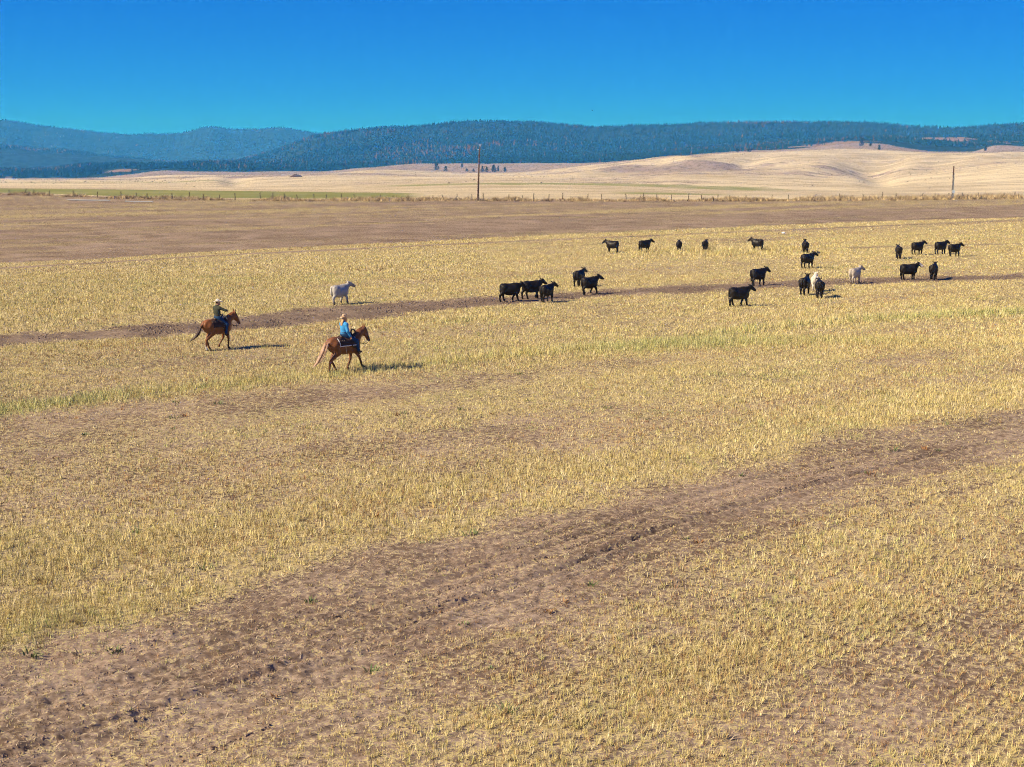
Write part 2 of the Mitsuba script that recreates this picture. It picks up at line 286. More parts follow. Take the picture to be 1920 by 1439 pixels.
def land_z(x, y):
    """Height of the land beyond the fence."""
    r, az = np.hypot(x, y), np.degrees(np.arctan2(x, y))
    azc = np.clip(az, AZ[0], AZ[-1])
    r0 = fence_r(az) + 9
    knots = [np.log(r0), *[np.full_like(r, math.log(k)) for k in KR]]
    vals = [0 * r, *[h(azc) for h in KH]]
    z = np.zeros_like(r)
    lr = np.log(np.maximum(r, 1))
    # cubic Hermite along the radius with limited slopes (no overshoot)
    d = [(vals[i + 1] - vals[i]) / (knots[i + 1] - knots[i]) for i in range(len(vals) - 1)]
    m = [d[0] * 0.3]
    for i in range(1, len(vals) - 1):
        a, b = d[i - 1], d[i]
        m.append(np.where(a * b > 0, 2 * a * b / np.where(np.abs(a + b) > 1e-9, a + b, 1), 0))
    m.append(d[-1])
    for i in range(len(vals) - 1):
        h = knots[i + 1] - knots[i]
        t = np.clip((lr - knots[i]) / h, 0, 1)
        seg = (1 + 2 * t) * (1 - t) ** 2 * vals[i] + t * (1 - t) ** 2 * h * m[i] + t * t * (3 - 2 * t) * vals[i + 1] + t * t * (t - 1) * h * m[i + 1]
        z = np.where((lr >= knots[i]) & (lr <= knots[i + 1]), seg, z)
    z = np.where(lr > knots[-1], vals[-1], z)
    far = sstep(900, 2500, r)
    z = z + far * (r / 2400) * (9.0 * (n2(x + 0.4 * y, y * 0.5, 300.0, 3, 81) - 0.5) + 5.0 * (n2(x + 0.3 * y, y * 0.6, 85.0, 3, 83) - 0.5))
    for a0, da, w_, hh, r_ in ((12.3, 0.9, 1.1, 6.5, 1750), (14.2, -0.5, 0.8, -5, 1700), (16.3, 1.3, 1.1, 7.5, 1900), (18.6, 1.0, 1.0, 6, 1950), (9.6, 0.6, 0.6, -5, 2000), (4.2, 1.2, 1.0, 5, 1900), (7.0, -1.0, 0.8, 5, 2100)):    # spurs and gullies on the golden hill
        z = z + hh * np.exp(-((az - a0 - da * (r - r_) / 300) / w_) ** 2) * np.exp(-((r - r_) / 330) ** 2)
    fold = np.abs(n2(x, y * 0.45, 620.0, 3, 85) - 0.5) * 2
    z = z - (sstep(4300, 4800, r) * sstep(5600, 5300, r) * 75 + sstep(6400, 7600, r) * sstep(10500, 9800, r) * 120) * (1 - fold) * 0.7
    z = z + sstep(5000, 6000, r) * (r / 5600) * 7 * (n2(x, y, 500.0, 3, 87) - 0.5)
    return z


azs = np.concatenate([np.linspace(-180, -32, 38)[:-1], np.linspace(-32, -24.5, 24)[:-1], np.linspace(-24.5, 24.5, 400), np.linspace(24.5, 32, 24)[1:], np.linspace(32, 180, 38)[1:]])
nc = len(azs)
# near sheet (out to just past the fence)
u = np.linspace(0, 1, 480)
inv = 1 / (1 / 15.0 + (1 / 300.0 - 1 / 15.0) * u)
logr = 15.0 * (300.0 / 15.0) ** u
rn = np.concatenate([[0.4, 4.0, 9.0], 0.5 * inv + 0.5 * logr]) / 300.0
rmax = fence_r(azs) + 9
R = rn[:, None] * rmax[None, :]
A = np.radians(azs)[None, :] + 0 * R
X, Y = R * np.sin(A), R * np.cos(A)
cov, grn, hgt, bare, rus, near, mid, rut, beyond = field_maps(X, Y)
edge = sstep(1.0, 0.97, R / rmax)
front = sstep(60, 40, np.abs(np.degrees(A)))
Zf = ground_z(X, Y, (np.maximum(near, mid), mid, rut)) * edge
add("field", (np.stack([X, Y, Zf], -1).reshape(-1, 3), grid_faces(*R.shape)), "soil_mat", True, uv=np.stack([np.clip(cov * (0.60 + 0.12 * sstep(60, 110, R)) + 0.10 - 0.02 * beyond - 0.08 * mid, 0, 1), np.clip(grn * 0.6, 0, 1) - 0.48 * mid], -1).reshape(-1, 2))
tag("field", "wide stubble field of dry straw and brown soil with curved bare wheel tracks", "field", kind="structure")

# land beyond, in rings
rk = np.concatenate([np.linspace(0, 1, 30)[:-1] ** 1.3 * (520 - 300) + 300, np.geomspace(520, 1300, 44)[:-1], np.geomspace(1300, 3350, 64)[:-1], np.geomspace(3350, 7000, 70)[:-1], np.geomspace(7000, 12000, 46)])
w = sstep(300, 800, rk)[:, None]
R2 = rmax[None, :] * (rk / 300.0)[:, None] * (1 - w) + rk[:, None] * w
R2[0] = rmax
A2 = np.radians(azs)[None, :] + 0 * R2
X2, Y2 = R2 * np.sin(A2), R2 * np.cos(A2)
Z2 = land_z(X2, Y2)
Z2[0] = 0
AZ2, W2 = np.degrees(A2), np.clip(np.degrees(A2), -25, 25)
mass = n2(X2, Y2, 260.0, 4, 91)
# sage and rock on the hills, green crop on the flats
sage = 0.26 + 1.3 * (mass - 0.5)
sage = sage + 0.75 * sstep(2430, 2650, R2) + 0.55 * np.exp(-((W2 - 6.0) / 3.5) ** 2) * np.exp(-((R2 - 1650) / 260) ** 2) * (0.4 + mass) + 0.6 * np.exp(-((W2 - 6.0) / 2.6) ** 2) * np.exp(-((R2 - 2250) / 120) ** 2)
sage = sage + 0.35 * np.exp(-((R2 - 2000) / 140) ** 2) * sstep(-3, -8, W2) + 0.28 * sstep(8, 14, W2) * np.exp(-((R2 - 1750) / 250) ** 2)
strip = sstep(1.0, 1.04, R2 / rmax) * sstep(520, 470, R2) * sstep(-1.0, -7.0, W2)
olive = np.exp(-((R2 - 860) / 95) ** 2) * sstep(-9, -3.5, W2) * sstep(13.5, 9.5, W2) * 0.62
weedy = np.exp(-((R2 - 560) / 60) ** 2) * np.exp(-((W2 - 6.5) / 3.2) ** 2) * (0.25 + 0.9 * mass)
gully = np.exp(-((R2 - 1450) / 90) ** 2) * sstep(-9.5, -11.5, W2) * (0.25 + 0.9 * mass) + np.exp(-((W2 - 14.3) / 0.7) ** 2) * np.exp(-((R2 - 1560) / 140) ** 2) * 0.5
crop = np.clip(np.maximum.reduce([strip, olive, weedy, gully]), 0, 1)
UVH = np.stack([np.clip(sage, 0, 1), crop], -1)
clear = 0.10 + 0.75 * (n2(X2, Y2, 500.0, 4, 95) - 0.5)
clear = clear + 0.30 * sstep(9, 12, W2) * sstep(4700, 4300, R2)
clear = clear + 0.5 * np.exp(-((W2 - 17.0) / 1.3) ** 2) * np.exp(-((R2 - 4300) / 260) ** 2) + 0.5 * np.exp(-((W2 - 13.2) / 1.3) ** 2) * np.exp(-((R2 - 3700) / 260) ** 2)
clear = clear + 0.6 * np.exp(-((W2 + 15.6) / 0.9) ** 2) * np.exp(-((R2 - 3650) / 200) ** 2)
UVW = np.stack([np.clip(clear, 0, 1), 0 * clear], -1)
V2 = np.stack([X2, Y2, Z2], -1)
cuts = [int(np.searchsorted(rk, k)) for k in (300, 520, 1300, 3350, 7000)] + [len(rk) - 1]
for name, mat, uvs, lab, a, b in [
    ("pasture", "hill_mat", UVH, "flat pasture with a green crop strip just beyond the wire fence", cuts[0], cuts[1]),
    ("hay_land", "hill_mat", UVH, "pale cut hay land and olive rise beyond the pasture", cuts[1], cuts[2]),
    ("grass_hills", "hill_mat", UVH, "rolling golden dry-grass hills with grey sagebrush patches below the woods", cuts[2], cuts[3]),
    ("wooded_hills", "wood_floor_mat", UVW, "dark conifer-covered hills with rusty clearings behind the golden hills", cuts[3], cuts[4]),
    ("mountains", "wood_floor_mat", UVW, "distant blue hazy mountain ridge on the skyline", cuts[4], cuts[5]),
]:
    add(name, (V2[a:b + 1].reshape(-1, 3), grid_faces(b + 1 - a, nc)), mat, True, uv=uvs[a:b + 1].reshape(-1, 2))
    tag(name, lab, "hills" if "hill" in name else "mountains" if name == "mountains" else "pasture", kind="structure")

# ------------------------------------------------------------------ stubble, grass and weeds
def blades(x, y, z, h, w, lean, az, tint, bend=False, face=None):
    """Tapered blades as one mesh: (vertices, faces, colours). lean: tangent of the tilt towards az; face: direction of the blade's width."""
    n = len(x)
    fa = az + np.pi / 2 + rng.normal(0, 0.6, n) if face is None else face
    wx, wy = np.cos(fa) * w / 2, np.sin(fa) * w / 2
    dx, dy = np.cos(az) * lean * h, np.sin(az) * lean * h
    base = np.stack([x, y, z - 0.01], 1)
    side = np.stack([wx, wy, 0 * w], 1)
    tip = base + np.stack([dx, dy, h], 1)
    if not bend:
        v = np.stack([base - side, base + side, tip], 1).reshape(-1, 3)
        f = np.arange(3 * n).reshape(-1, 3)
        return v, f, np.repeat(tint, 3, 0)
    m = base + np.stack([dx * 0.35, dy * 0.35, h * 0.62], 1)
    v = np.stack([base - side, base + side, m + side * 0.8, tip, m - side * 0.8], 1).reshape(-1, 3)
    k = 5 * np.arange(n)[:, None]
    f = np.vstack([k + [0, 1, 2], k + [0, 2, 4], k + [4, 2, 3]])
    return v, f, np.repeat(tint, 5, 0)


STRAW = np.array([[0.60, 0.51, 0.235], [0.66, 0.58, 0.31], [0.55, 0.46, 0.195], [0.48, 0.385, 0.18], [0.74, 0.66, 0.41], [0.55, 0.52, 0.21]])
GREEN = np.array([[0.46, 0.47, 0.19], [0.53, 0.53, 0.25], [0.38, 0.42, 0.16], [0.60, 0.57, 0.29]])
RUST = np.array([[0.46, 0.31, 0.16], [0.40, 0.25, 0.13], [0.34, 0.20, 0.11]])


def pick(table, n):
    return table[rng.integers(0, len(table), n)] * rng.uniform(0.85, 1.15, (n, 1))


def scatter(r0, r1, per_m2, half=24.0, extra=3.0):
    """Points in the part of the field in view, a few metres wider on each side."""
    area_half = math.tan(math.radians(half))
    n = int(per_m2 * (area_half * (r1 ** 2 - r0 ** 2) + 2 * extra * (r1 - r0)))
    y = np.sqrt(rng.uniform(r0 ** 2, r1 ** 2, n))
    x = rng.uniform(-1, 1, n) * (y * area_half * 0.93 + extra)
    return x, y


pieces, green_pieces = [], []
#        from  to   clumps/m2 blades height width
for r0, r1, dens, nb, hs, ws, bend in [(17.5, 30, 140, 6, 1.0, 0.0115, False), (30, 46, 88, 5, 1.0, 0.016, False), (46, 75, 50, 5, 0.95, 0.020, False), (75, 115, 22.0, 5, 0.95, 0.030, False), (115, 175, 8.5, 5, 0.95, 0.046, False), (175, 300, 3.2, 4, 1.0, 0.085, False)]:
    x, y = scatter(r0, r1, dens)
    if r1 < 80:                                             # most clumps keep to the drilled rows
        v = row_v(x, y)
        rowed = rng.random(len(x)) < 0.38 + (0.58 if r1 < 50 else 0.15) * np.clip(sstep(0.42, 0.62, n2(x, y, 4.5, 2, 161)) + np.exp(-((x - 9) / 4) ** 2 - ((y - 25.5) / 5) ** 2), 0, 1)
        y = y + np.where(rowed, (np.round(v / 0.21) * 0.21 + rng.normal(0, 0.022, len(x)) - v) / np.where((y - FG_RUT(x)) * 0.72 < -5.0, 0.588, 0.72), 0)
    c, g, h, b, ru, b0, m0, v0, bey = field_maps(x, y)
    b0 = np.maximum(b0, m0)
    keep = (rng.random(len(x)) < np.clip(c, 0.02, 1) ** 1.15) & (y < fence_r(np.degrees(np.arctan2(x, y))) - 3) & (np.hypot(x, y) > 17)
    x, y, c, g, h, b, ru, b0, m0, v0, bey = (a[keep] for a in (x, y, c, g, h, b, ru, b0, m0, v0, bey))
    z = ground_z(x, y, (b0, m0, v0)) if r1 < 130 else ground_z(x, y)
    n = len(x)
    isg = rng.random(n) < g * 0.75
    isr = (~isg) & (rng.random(n) < np.minimum(ru * 0.28 + 0.35 * b, 0.75))
    tint = pick(STRAW, n) * (0.82 + 0.36 * n2(x, y, 1.6, 3, 121))[:, None]
    tint[isg] = pick(GREEN, isg.sum())
    tint[isr] = pick(RUST, isr.sum())
    ch = h * hs * rng.uniform(0.6, 1.35, n) * (0.7 + 0.5 * c)
    spread = np.repeat(rng.uniform(0.015, 0.055, n) * (1.15 if r1 < 50 else 2.6 if r1 < 120 else 4.0), nb)
    rep = lambda a: np.repeat(a, nb, 0)  # noqa: E731
    m = n * nb
    az = rng.uniform(0, 2 * np.pi, m)
    off = spread * np.sqrt(rng.random(m))
    lean = np.abs(rng.normal(0, 0.38, m)) + 0.05
    flat = rng.random(m) < 0.16 + 0.45 * rep(b)                              # broken straws lying over
    hh = rep(ch) * rng.uniform(0.55, 1.15, m)
    hh, lean = np.where(flat, hh * 0.28, hh), np.where(flat, 3.2, lean)
    tt = rep(tint) * rng.uniform(0.8, 1.2, (m, 1)) * (1 - 0.38 * rep(bey))[:, None]
    fa = rng.uniform(0, np.pi, m)
    bx, by = rep(x) + np.cos(az) * off, rep(y) + np.sin(az) * off
    ww = ws * rng.uniform(0.7, 1.4, m)
    gm = rep(isg)
    pieces.append(blades(bx[~gm], by[~gm], rep(z)[~gm], hh[~gm], ww[~gm], lean[~gm], az[~gm], tt[~gm], bend, fa[~gm]))
    green_pieces.append(blades(bx[gm], by[gm], rep(z)[gm], hh[gm] * 1.1, ww[gm] * 1.15, lean[gm], az[gm], tt[gm], bend, fa[gm]))


def join(parts):
    vs, fs, cs, at = [], [], [], 0
    for v, f, c in parts:
        vs.append(v); fs.append(f + at); cs.append(c); at += len(v)
    return (np.vstack(vs), np.vstack(fs)), np.clip(np.vstack(cs), 0, 0.9)


m_, c_ = join(pieces)
add("stubble_grass", m_, "plant_mat", color=c_)
tag("stubble_grass", "dry straw-coloured stubble standing in drilled rows across the field", "grass", kind="stuff")
m_, c_ = join(green_pieces)
add("green_grass", m_, "plant_mat", color=c_)
tag("green_grass", "pale green regrowth grass along the damp strips of the field", "grass", kind="stuff")
print("grass triangles", sum(len(p[1]) for p in pieces), len(m_[1]))

# small leafy weeds on the bare wheel track and in the stubble
x, y = scatter(17.5, 70, 0.30)
c, g, h, b, ru, *_ = field_maps(x, y)
keep = (rng.random(len(x)) < 0.25 + 0.55 * b) & (n2(x, y, 2.6, 3, 131) > 0.5)
x, y = x[keep], y[keep]
z, nb = ground_z(x, y), 16
n = len(x)
kind_ = rng.random(n)
tint = np.where(kind_[:, None] < 0.45, [[0.15, 0.20, 0.085]], np.where(kind_[:, None] < 0.75, [[0.30, 0.165, 0.075]], [[0.36, 0.30, 0.22]])) * rng.uniform(0.8, 1.2, (n, 1))
m = n * nb
az = rng.uniform(0, 2 * np.pi, m)
size = np.repeat(rng.uniform(0.06, 0.20, n), nb)
off = size * np.sqrt(rng.random(m))
wv = blades(np.repeat(x, nb) + np.cos(az) * off, np.repeat(y, nb) + np.sin(az) * off, np.repeat(z, nb), size * rng.uniform(0.4, 1.0, m), 0.03 * rng.uniform(0.6, 1.3, m), rng.uniform(0.3, 1.6, m), az, np.repeat(tint, nb, 0) * rng.uniform(0.75, 1.25, (m, 1)), True)
add("track_weeds", (wv[0], wv[1]), "plant_mat", color=wv[2])
tag("track_weeds", "scattered low green and rusty weeds on the bare soil", "weeds", kind="stuff")

# crumbs of soil on the bare ground near by
x, y = scatter(17.5, 46, 240)
cc = field_maps(x, y)
keep = rng.random(len(x)) < 0.05 + 0.85 * cc[3] * sstep(0.35, 0.6, n2(x, y, 0.8, 3, 163))
x, y, b0, m0, v0 = (q[keep] for q in (x, y, cc[5], cc[6], cc[7]))
z = ground_z(x, y, (np.maximum(b0, m0), m0, v0))
n = len(x)
s = rng.uniform(0.010, 0.034, n) * rng.uniform(0.6, 1.4, n)
tet = np.array([[1, 0, -.3], [-.6, .8, -.3], [-.6, -.8, -.3], [.1, 0, .5]])
a = rng.uniform(0, 2 * np.pi, n)
ca, sa = np.cos(a)[:, None], np.sin(a)[:, None]
jit = rng.uniform(0.7, 1.3, (n, 4, 1))
tv = np.stack([tet[None, :, 0] * ca - tet[None, :, 1] * sa, tet[None, :, 0] * sa + tet[None, :, 1] * ca, np.broadcast_to(tet[:, 2], (n, 4))], -1) * jit * s[:, None, None] + np.stack([x, y, z + 0.005], 1)[:, None]
tf = (np.array([[0, 1, 3], [1, 2, 3], [2, 0, 3]])[None] + 4 * np.arange(n)[:, None, None]).reshape(-1, 3)
tc = np.repeat(np.array([[0.30, 0.22, 0.165]]) * rng.uniform(0.7, 1.3, (n, 1)), 4, 0)
# hoof-kicked lumps on the trampled stock track
qx = rng.uniform(-34, 46, 11000)
qy = MID_BOT(qx) + rng.uniform(-0.05, 1.05, len(qx)) * (MID_TOP(qx) - MID_BOT(qx))
qk = rng.random(len(qx)) < field_maps(qx, qy)[6] * sstep(0.35, 0.6, n2(qx, qy, 1.6, 3, 167))
qx, qy = qx[qk], qy[qk]
# blocks of earth thrown up along the wheel rut by its cleats
sx = np.arange(-13.0, 21.0, 0.05)
rows_ = []
for off in (-0.13, 0.30, -2.35, 2.15, 0.98):
    x = sx + rng.normal(0, 0.03, len(sx))
    y = FG_RUT(x) + (off + rng.normal(0, 0.035, len(sx))) / 0.72
    on_ = (n2(x + 40 * off, 0 * x, 2.6, 3, 165) > (0.44 if off == -0.13 else 0.54)) & (rng.random(len(x)) < 0.75)
    rows_.append((x[on_], y[on_]))
x, y = np.concatenate([q[0] for q in rows_] + [qx]), np.concatenate([q[1] for q in rows_] + [qy])
n = len(x)
hexa = np.array([[-1, -.6, -.5], [1, -.6, -.5], [1, .6, -.5], [-1, .6, -.5], [-.7, -.35, .45], [.6, -.4, .5], [.65, .35, .4], [-.6, .4, .5]])
hf = np.array([[0, 1, 5], [0, 5, 4], [1, 2, 6], [1, 6, 5], [2, 3, 7], [2, 7, 6], [3, 0, 4], [3, 4, 7], [4, 5, 6], [4, 6, 7]])
a = rng.normal(0.80, 0.5, n)
ca, sa = np.cos(a)[:, None], np.sin(a)[:, None]
s = rng.uniform(0.015, 0.040, n)
s[n - len(qx):] = rng.uniform(0.025, 0.065, len(qx))
hv = hexa[None] * rng.uniform(0.7, 1.3, (n, 8, 1))
hv = np.stack([hv[..., 0] * ca - hv[..., 1] * sa, hv[..., 0] * sa + hv[..., 1] * ca, hv[..., 2]], -1) * s[:, None, None] + np.stack([x, y, ground_z(x, y) + 0.02], 1)[:, None]
at_ = len(tv) * 4
tf = np.vstack([tf, (hf[None] + 8 * np.arange(n)[:, None, None]).reshape(-1, 3) + at_])
tv = np.vstack([tv.reshape(-1, 3), hv.reshape(-1, 3)])
tc = np.vstack([tc, np.repeat(np.array([[0.25, 0.19, 0.145]]) * rng.uniform(0.8, 1.2, (n, 1)), 8, 0)])
add("soil_clods", (tv, tf), "plant_mat", color=tc)
tag("soil_clods", "small dry clods of brown soil on the bare ground", "soil", kind="stuff")

# chopped straw lying flat on the bare ground
x, y = scatter(17.5, 55, 75)
cc = field_maps(x, y)
keep = rng.random(len(x)) < 0.12 + 0.75 * cc[3] * (0.4 + n2(x, y, 1.4, 3, 151))
x, y = x[keep], y[keep]
cc = [q[keep] for q in cc]
n = len(x)
a, ln, wd = rng.uniform(0, np.pi, n), rng.uniform(0.04, 0.16, n) / 2, rng.uniform(0.006, 0.014, n) / 2
tilt = rng.normal(0, 0.22, n)
d1, d2 = np.stack([np.cos(a), np.sin(a), tilt], 1) * ln[:, None], np.stack([-np.sin(a), np.cos(a), 0 * a], 1) * wd[:, None]
c0 = np.stack([x, y, ground_z(x, y, (np.maximum(cc[5], cc[6]), cc[6], cc[7])) + 0.014], 1)
sv = np.stack([c0 - d1 - d2, c0 + d1 - d2, c0 + d1 + d2, c0 - d1 + d2], 1).reshape(-1, 3)
k4 = 4 * np.arange(n)[:, None]
add("straw_litter", (sv, np.vstack([k4 + [0, 1, 2], k4 + [0, 2, 3]])), "plant_mat", color=np.repeat(np.array([[0.50, 0.40, 0.26], [0.62, 0.52, 0.36], [0.36, 0.26, 0.17]])[rng.integers(0, 3, n)] * rng.uniform(0.8, 1.2, (n, 1)), 4, 0))
tag("straw_litter", "chopped straw scattered flat over the bare wheel track", "straw", kind="stuff")

# dry weeds and tumbleweed along the fence
N = 9000
wa = rng.uniform(-23.5, 23.5, N)
wr = fence_r(wa) + rng.normal(0.5, 2.6, N)
x, y = wr * np.sin(np.radians(wa)), wr * np.cos(np.radians(wa))
thick = n2(x, y, 7.0, 3, 141) + 0.12 * sstep(2, 14, wa) - 0.05 * sstep(-5, -16, wa)
keep = rng.random(N) < sstep(0.38, 0.62, thick)
x, y, wa = x[keep], y[keep], wa[keep]
n, nb = len(x), 7
m = n * nb
hh = np.repeat(rng.uniform(0.3, 1.0, n) * (0.6 + 0.8 * sstep(0.45, 0.75, thick[keep])), nb)
az = rng.uniform(0, 2 * np.pi, m)
tint = np.where(rng.random((n, 1)) < 0.13, [[0.13, 0.085, 0.06]], np.where(rng.random((n, 1)) < 0.5, [[0.56, 0.45, 0.25]], [[0.46, 0.36, 0.21]])) * rng.uniform(0.75, 1.25, (n, 1))
wv = blades(np.repeat(x, nb) + np.cos(az) * 0.25, np.repeat(y, nb) + np.sin(az) * 0.25, np.repeat(ground_z(x, y), nb), hh * rng.uniform(0.5, 1.1, m), 0.16 * rng.uniform(0.5, 1.3, m), rng.uniform(0.1, 0.8, m), az, np.repeat(tint, nb, 0) * rng.uniform(0.75, 1.25, (m, 1)))
add("fence_line_weeds", (wv[0], wv[1]), "plant_mat", color=wv[2])
tag("fence_line_weeds", "tall dry tan weeds grown up along the wire fence", "weeds", kind="stuff")


# ------------------------------------------------------------------ conifers
def conifers(x, y, z, h, w, tint, tiers=2, sides=5):
    """Many far conifers in one mesh: ragged stacked cones on no visible trunk."""
    n = len(x)
    V_, F_, C_, at = [], [], [], 0
    for t in range(tiers):
        z0, z1 = (0.04 + 0.40 * t / max(tiers - 1, 1) if tiers > 1 else 0.04), (0.66 if tiers > 1 and t == 0 else 1.0)
        rad = w * (1.0 - 0.42 * t)
        ang = np.arange(sides)[None] * 2 * np.pi / sides + rng.uniform(0, 6.28, (n, 1))
        rr = rad[:, None] * rng.uniform(0.6, 1.2, (n, sides))
        ring = np.stack([x[:, None] + np.cos(ang) * rr, y[:, None] + np.sin(ang) * rr, (z + z0 * h)[:, None] + h[:, None] * rng.uniform(-0.05, 0.07, (n, sides))], -1)
        tip = np.stack([x + rng.normal(0, 0.04, n) * w, y, z + z1 * h], -1)[:, None]
        V_.append(np.concatenate([ring, tip], 1).reshape(-1, 3))
        k = np.arange(sides)
        f = np.stack([k, (k + 1) % sides, 0 * k + sides], 1)
        F_.append((f[None] + (sides + 1) * np.arange(n)[:, None, None]).reshape(-1, 3) + at)
        C_.append(np.repeat(tint, sides + 1, 0) * np.tile(np.r_[np.full(sides, 0.8), 1.25], n)[:, None] if False else np.repeat(tint, sides + 1, 0))
        at += n * (sides + 1)
    return np.vstack(V_), np.vstack(F_), np.vstack(C_)


def wood(n, r0, r1, lo, hi, wide, keepfn, tiers, sides, seed, a0=-25, a1=25):
    g = np.random.default_rng(seed)
    a = np.radians(g.uniform(a0, a1, n))
    r = np.sqrt(g.uniform(r0 ** 2, r1 ** 2, n))
    x, y = r * np.sin(a), r * np.cos(a)
    k = keepfn(x, y, r, np.degrees(a), g)
    x, y = x[k], y[k]
    h = g.uniform(lo, hi, len(x)) * g.choice([0.7, 1.0, 1.0, 1.2], len(x))
    tone = g.uniform(0.9, 1.12, (len(x), 1)) * (0.6 + 0.8 * n2(x, y, 180.0, 3, 207))[:, None]
    tint = np.array([0.019, 0.050, 0.032]) * tone
    aut = g.random(len(x)) < 0.30 * sstep(0.52, 0.66, n2(x, y, 350.0, 3, 209)) + 0.008
    tint[aut] = np.array([0.16, 0.085, 0.035]) * tone[aut]
    return conifers(x, y, land_z(x, y) - 0.5, h, h * wide * g.uniform(0.75, 1.3, len(x)), tint, tiers, sides)


def clearing(x, y, r, a):
    c = 0.10 + 0.75 * (n2(x, y, 500.0, 4, 95) - 0.5)
    c = c + 0.30 * sstep(9, 12, a) * sstep(4700, 4300, r)
    c = c + 0.5 * np.exp(-((a - 17.0) / 1.3) ** 2) * np.exp(-((r - 4300) / 260) ** 2) + 0.5 * np.exp(-((a - 13.2) / 1.3) ** 2) * np.exp(-((r - 3700) / 260) ** 2)
    c = c + 0.6 * np.exp(-((a + 15.6) / 0.9) ** 2) * np.exp(-((r - 3650) / 200) ** 2)
    return c + 0.45 * (n2(x, y, 220.0, 4, 97) - 0.5)


def near_keep(x, y, r, a, g):
    # left of centre the wood comes down to r 3350, to the right it starts behind the golden hills
    start = np.interp(a, [-25, -20, -17, -15.5, -12, -8, -4, -2, 0, 3, 6, 9, 12, 15, 20, 25], [3420, 3420, 3400, 3640, 3400, 3400, 3620, 3760, 3480, 3430, 3420, 3480, 3600, 3650, 3600, 3600])
    cl = clearing(x, y, r, a)
    return (r > start + 160 * (n2(x, y, 120.0, 2, 99) - 0.5)) & (g.random(len(x)) > 0.97 * sstep(0.36, 0.52, cl))


NEAR = wood(34000, 3300, 4700, 8, 13.5, 0.26, near_keep, 2, 4, 201)
add("near_conifer_wood", (NEAR[0], NEAR[1]), "plant_mat", color=NEAR[2])
tag("near_conifer_wood", "dark green conifer wood along the foot of the hills", "forest", kind="stuff")
MIDW = wood(42000, 4700, 6300, 8, 14, 0.27, lambda x, y, r, a, g: (g.random(len(x)) > 0.9 * sstep(0.40, 0.56, clearing(x, y, r, a))) & (a > -13), 1, 4, 203)
add("hillside_conifer_wood", (MIDW[0], MIDW[1]), "plant_mat", color=MIDW[2])
tag("hillside_conifer_wood", "blue-green conifers covering the long hill and its crest", "forest", kind="stuff")
FARW = wood(26000, 6500, 10800, 8, 13, 0.42, lambda x, y, r, a, g: (g.random(len(x)) > 0.9 * sstep(0.40, 0.56, clearing(x, y, r, a))) & (a < 4), 1, 4, 205)
add("mountain_forest", (FARW[0], FARW[1]), "plant_mat", color=FARW[2])
tag("mountain_forest", "hazy blue forest on the farthest mountain ridge", "forest", kind="stuff")

# sagebrush and low shrubs dotted over the golden hills
g_ = np.random.default_rng(211)
aa, r_ = np.radians(g_.uniform(-24, 24, 9000)), g_.uniform(900, 3350, 9000)
x, y = r_ * np.sin(aa), r_ * np.cos(aa)
keep = g_.random(9000) < 0.008 + 0.45 * sstep(0.50, 0.66, n2(x, y, 200.0, 4, 213)) * sstep(1100, 1700, r_) + 0.25 * sstep(2450, 2700, r_)
x, y = x[keep], y[keep]
sh = conifers(x, y, land_z(x, y) - 0.15, g_.uniform(0.5, 1.2, len(x)), g_.uniform(0.6, 1.7, len(x)), np.array([[0.22, 0.18, 0.135]]) * g_.uniform(0.6, 1.3, (len(x), 1)), 1, 5)
add("sagebrush", (sh[0], sh[1]), "plant_mat", color=sh[2])
tag("sagebrush", "low grey sagebrush dotted over the golden hills", "bushes", kind="stuff")

# ------------------------------------------------------------------ bodies: one smooth skin over blended bones
def surface_net(D, org, h):
    """The zero surface of the sampled field D as (vertices, triangles)."""
    s = D < 0
    nx, ny, nz = D.shape
    acc, cnt = np.zeros((nx - 1, ny - 1, nz - 1, 3)), np.zeros((nx - 1, ny - 1, nz - 1))
    cs = [(a, b, c) for a in (0, 1) for b in (0, 1) for c in (0, 1)]
    sl = lambda a, b, c: (slice(a, nx - 1 + a), slice(b, ny - 1 + b), slice(c, nz - 1 + c))  # noqa: E731
    for i in range(8):
        for j in range(i + 1, 8):
            if sum(abs(p - q) for p, q in zip(cs[i], cs[j])) != 1:
                continue
            A, B = D[sl(*cs[i])], D[sl(*cs[j])]
            cross = (A < 0) != (B < 0)
            t = np.where(cross, A / np.where(A == B, 1, A - B), 0)
            for k in range(3):
                acc[..., k] += np.where(cross, cs[i][k] + t * (cs[j][k] - cs[i][k]), 0)
            cnt += cross
    on = cnt > 0
    idx = -np.ones(on.shape, int)
    idx[on] = np.arange(on.sum())
    ii = np.argwhere(on)
    v = (ii + acc[on] / cnt[on][:, None]) * h + np.asarray(org)
    quads = []
    for ax in range(3):
        o = [0, 0, 0]; o[ax] = 1
        a = s[1:-1, 1:-1, 1:-1]
        b = s[1 + o[0]:nx - 1 + o[0], 1 + o[1]:ny - 1 + o[1], 1 + o[2]:nz - 1 + o[2]]
        p = np.argwhere(a != b) + 1
        ins = a[a != b]
        u, w = np.eye(3, dtype=int)[(ax + 1) % 3], np.eye(3, dtype=int)[(ax + 2) % 3]
        g = lambda q: idx[tuple(q.T)]  # noqa: E731
        ok = (p < np.array(idx.shape)).all(1)
        p, ins = p[ok], ins[ok]
        q = np.stack([g(p - u - w), g(p - w), g(p), g(p - u)], 1)
        q[~ins] = q[~ins][:, ::-1]
        quads.append(q)
    q = np.vstack(quads)
    q = q[(q >= 0).all(1)]
    return v, np.vstack([q[:, [0, 1, 2]], q[:, [0, 2, 3]]])


